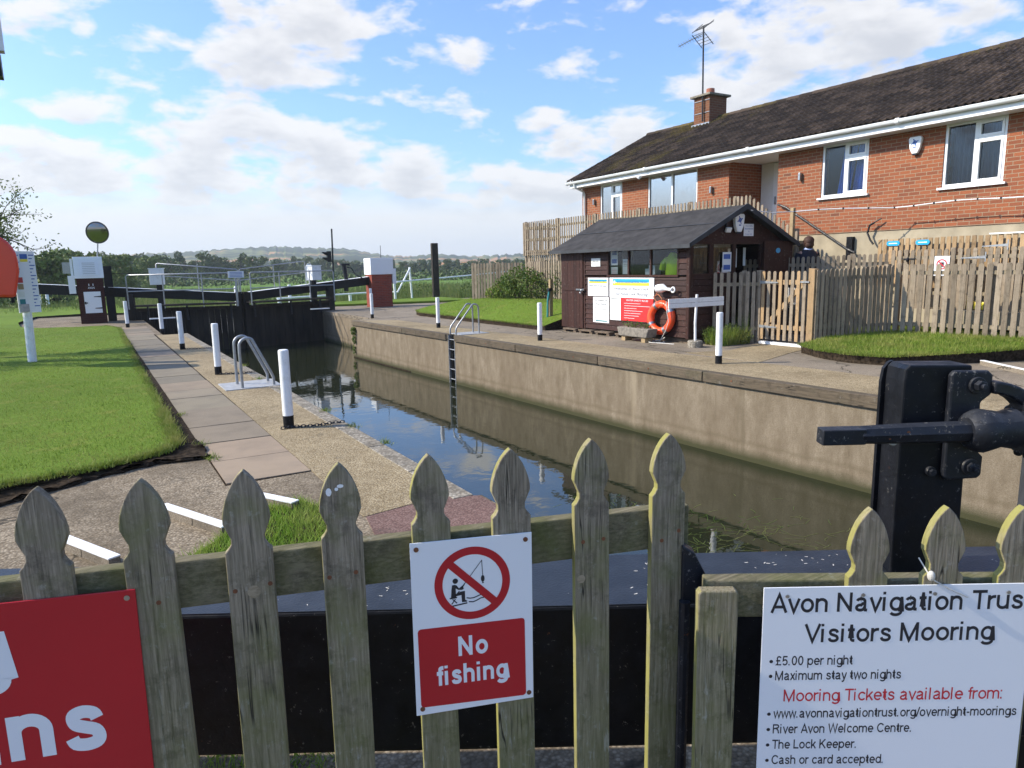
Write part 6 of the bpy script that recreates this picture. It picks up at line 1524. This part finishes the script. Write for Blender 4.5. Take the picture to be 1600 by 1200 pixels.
# bits of cut reed floating on the water
mb = MB(); rr = random.Random(3)
for _ in range(260):
    u = rr.random(); x = 4.6+rr.gauss(0,.45)+1.6*u; y = 4.4+rr.gauss(0,.5)+1.2*(1-u); L_ = rr.uniform(.02,.13); th = rr.gauss(.3,.9); p = Vector((x,y,WL+.003)); d = Vector((cos(th),sin(th),0))*L_; e_ = Vector((-sin(th),cos(th),0))*.0025; b_ = e_*rr.uniform(-6,6)
    mb.add([p-d-e_,p+b_-e_,p+d-e_,p+d+e_,p+b_+e_,p-d+e_],[(0,1,4,5),(1,2,3,4)])
ob('floating_reed', mb, M['reed_blade'], kind='stuff', label='scattered cut reed stalks floating on the near water', cat='reed bits')
leaf_mesh('wall_plant', [((wallx(22)-.06,22.15,-.32),(.10,.12,.14),160),((wallx(22)-.05,22.15,-.62),(.06,.08,.18),110),((wallx(22)-.05,22.2,-.95),(.05,.06,.16),60)], .035, M['leaf_light'], label='green plant trailing down the far corner of the sunlit lock wall', cat='plant')
# ------------------------------------------------------------------ air, sky, sun and camera
hz = bpy.data.materials.new('haze_air'); hz.use_nodes = True; ht = hz.node_tree; ht.nodes.remove(ht.nodes['Principled BSDF'])
pv = ht.nodes.new('ShaderNodeVolumePrincipled'); pv.inputs['Color'].default_value = (.86,.93,1,1); pv.inputs['Density'].default_value = .00045; pv.inputs['Anisotropy'].default_value = .2
ht.links.new(pv.outputs[0], ht.nodes['Material Output'].inputs['Volume'])
if HAZE: ob('haze', MB().box(-1700,1750,-60,1750,-5,62), hz, kind='stuff', label='thin pale haze filling the air over the meadow', cat='haze')

w = bpy.data.worlds.new('World'); sc.world = w; w.use_nodes = True; T = w.node_tree; T.nodes.clear()
def N(typ, ins={}, **pr):
    x = T.nodes.new(typ)
    for k,v in pr.items(): setattr(x,k,v)
    for k,v in ins.items():
        if isinstance(v, bpy.types.NodeSocket): T.links.new(v, x.inputs[k])
        else: x.inputs[k].default_value = v
    return x
def MT(op,a,b=0.0,c=None,clamp=False):
    ins = {0:a,1:b}
    if c is not None: ins[2] = c
    x = N('ShaderNodeMath', ins, operation=op); x.use_clamp = clamp; return x.outputs[0]
SUN_AZ, SUN_EL = radians(-60), radians(36)
sky = N('ShaderNodeTexSky', sky_type='NISHITA', sun_disc=False, sun_elevation=SUN_EL, sun_rotation=SUN_AZ, altitude=30, air_density=1.0, dust_density=1.2, ozone_density=1.6)
tc = N('ShaderNodeTexCoord'); sp = N('ShaderNodeSeparateXYZ', {0: tc.outputs['Generated']})
az = MT('DEGREES', MT('ARCTAN2', sp.outputs[0], sp.outputs[1])); el = MT('DEGREES', MT('ARCSINE', sp.outputs[2]))
BL = [(16.3,18.6,6.6,2.0,1),(12.5,15.2,7.2,2.2,1.0),(22.2,15.1,1.9,.6,.6),(.9,11.2,3.1,1.1,.95),(-.8,16.6,1.8,.8,.7),(1.6,16.1,.7,.6,.5),(-1.9,9.1,2.5,.6,.75),(11.4,12.6,2.7,.4,.5),
 (10.1,10.6,5.2,1.5,1),(7.8,11.1,2.6,.8,.8),(12.8,8.2,9.6,2.3,1.1),(-.9,7.1,7.8,2.0,1.1),(23.3,7.2,7.4,2.0,1.1),(30.4,7.1,6.6,1.2,.9),(20.2,10.9,1.5,.5,.55),(34.8,11.1,2.6,.8,.9),
 (40.2,9.9,5.2,1.5,1),(35.2,8.9,3.0,1.0,.9),(34.1,19.3,2.4,.4,.5),(56.1,15.2,9.2,4.0,1),(49.5,13.4,5.2,2.2,.85),(54.0,10.2,7.0,2.6,1),(26.2,16.0,4.4,.9,.38),(36.5,6.6,8,1.8,1),(14,6.2,24,1.9,.7)]
def coverage(elv):
    P = N('ShaderNodeCombineXYZ', {0: az, 1: MT('MULTIPLY', elv, 2.2), 2: 0.0}).outputs[0]
    n1 = N('ShaderNodeTexNoise', {'Vector': P, 'Scale': .20, 'Detail': 9.0, 'Roughness': .56, 'Distortion': .15}).outputs['Fac']
    m = None
    for a,e,ra,re,s in BL:
        x = MT('DIVIDE', MT('SUBTRACT', az, a), ra*1.25); y = MT('DIVIDE', MT('SUBTRACT', elv, e), re*1.3)
        d = MT('SUBTRACT', 1.0, MT('ADD', MT('MULTIPLY', x, x), MT('MULTIPLY', y, y)))
        d = MT('MULTIPLY', MT('MAXIMUM', d, -.6), s); m = d if m is None else MT('SMOOTH_MAX', m, d, .25)
    out = MT('SUBTRACT', MT('ADD', MT('MULTIPLY', m, .55), MT('MULTIPLY', MT('SUBTRACT', n1, .5), 2.7)), .02)
    # scattered cumulus over the rest of the sky, so reflections and other views have clouds too
    vec = N('ShaderNodeVectorMath', {0: tc.outputs['Generated'], 1: (1,1,2.2)}, operation='MULTIPLY').outputs[0]
    n2 = N('ShaderNodeTexNoise', {'Vector': vec, 'Scale': 2.6, 'Detail': 7.0, 'Roughness': .6}).outputs['Fac']
    away = MT('MAXIMUM', MT('MULTIPLY', MT('SUBTRACT', MT('ABSOLUTE', MT('SUBTRACT', az, 30.0)), 44.0), .1, clamp=True), MT('MULTIPLY', MT('SUBTRACT', elv, 24.0), .12, clamp=True))
    rest = MT('MULTIPLY', MT('SUBTRACT', n2, .56), MT('MULTIPLY', away, 3.0))
    return MT('MAXIMUM', out, rest)
c0 = coverage(el); c1 = coverage(MT('ADD', el, 1.1))
band = MT('DIVIDE', MT('SUBTRACT', 8.5, el), 4.5, clamp=True)
al = N('ShaderNodeMapRange', {'Value': c0, 'From Min': -.08, 'From Max': .45, 'To Min': 0.0, 'To Max': 1.0}, interpolation_type='SMOOTHSTEP').outputs[0]
alpha = MT('MAXIMUM', MT('MULTIPLY', al, .93), MT('MULTIPLY', band, .93))
shade = N('ShaderNodeMapRange', {'Value': MT('SUBTRACT', MT('ADD', MT('MULTIPLY', c1, .9), MT('MULTIPLY', c0, .25)), 0.0), 'From Min': .10, 'From Max': 1.1, 'To Min': 0.0, 'To Max': 1.0}, interpolation_type='SMOOTHSTEP').outputs[0]
cl = N('ShaderNodeMix', {0: shade}, data_type='RGBA'); cl.inputs[6].default_value = (5.5,5.45,5.4,1); cl.inputs[7].default_value = (3.95,4.0,4.12,1)
lo = N('ShaderNodeMix', {0: MT('DIVIDE', MT('SUBTRACT', 6.0, el), 4.0, clamp=True)}, data_type='RGBA'); T.links.new(cl.outputs[2], lo.inputs[6]); lo.inputs[7].default_value = (4.75,4.95,5.1,1)
bl = N('ShaderNodeMix', {0: 1.0}, data_type='RGBA', blend_type='MULTIPLY'); T.links.new(sky.outputs[0], bl.inputs[6]); bl.inputs[7].default_value = (.84,1.13,1.55,1)
mx = N('ShaderNodeMix', {0: alpha}, data_type='RGBA'); T.links.new(bl.outputs[2], mx.inputs[6]); T.links.new(lo.outputs[2], mx.inputs[7])
bg = N('ShaderNodeBackground', {'Color': mx.outputs[2], 'Strength': SKY}); wo = N('ShaderNodeOutputWorld'); T.links.new(bg.outputs[0], wo.inputs[0])
w.cycles.sampling_method = 'MANUAL'; w.cycles.sample_map_resolution = 512

sl_ = bpy.data.lights.new('sun', 'SUN'); sl_.energy = SUN; sl_.angle = radians(.53); sl_.color = (1,.90,.745)
so = bpy.data.objects.new('sun', sl_); COL.objects.link(so)
dirv = Vector((sin(SUN_AZ)*cos(SUN_EL), cos(SUN_AZ)*cos(SUN_EL), sin(SUN_EL))); so.rotation_euler = dirv.to_track_quat('Z','Y').to_euler(); so.location = (-30,20,40)

cam = bpy.data.cameras.new('camera'); cam.sensor_width = 36; cam.lens = 1085/1600*36; cam.clip_start = .05; cam.clip_end = 6000
co = bpy.data.objects.new('camera', cam); COL.objects.link(co); sc.camera = co
yaw, pitch, roll = .5415822, .1679319, -.0224962
f = Vector((sin(yaw)*cos(pitch), cos(yaw)*cos(pitch), -sin(pitch))); r0 = Vector((cos(yaw),-sin(yaw),0)); u0 = r0.cross(f)
r = r0*cos(roll)+u0*sin(roll); u = -r0*sin(roll)+u0*cos(roll)
co.matrix_world = Matrix(((r.x,u.x,-f.x,0),(r.y,u.y,-f.y,0),(r.z,u.z,-f.z,1.65),(0,0,0,1)))
sc.view_settings.view_transform = 'Standard'; sc.view_settings.look = 'None'; sc.view_settings.exposure = EXPO; sc.view_settings.gamma = 1
sc.cycles.max_bounces = 6; sc.cycles.diffuse_bounces = 3; sc.cycles.glossy_bounces = 3; sc.cycles.transparent_max_bounces = 6; sc.cycles.volume_bounces = 0
sc.cycles.use_denoising = True; sc.cycles.caustics_reflective = False; sc.cycles.caustics_refractive = False
sc.cycles.use_light_tree = False
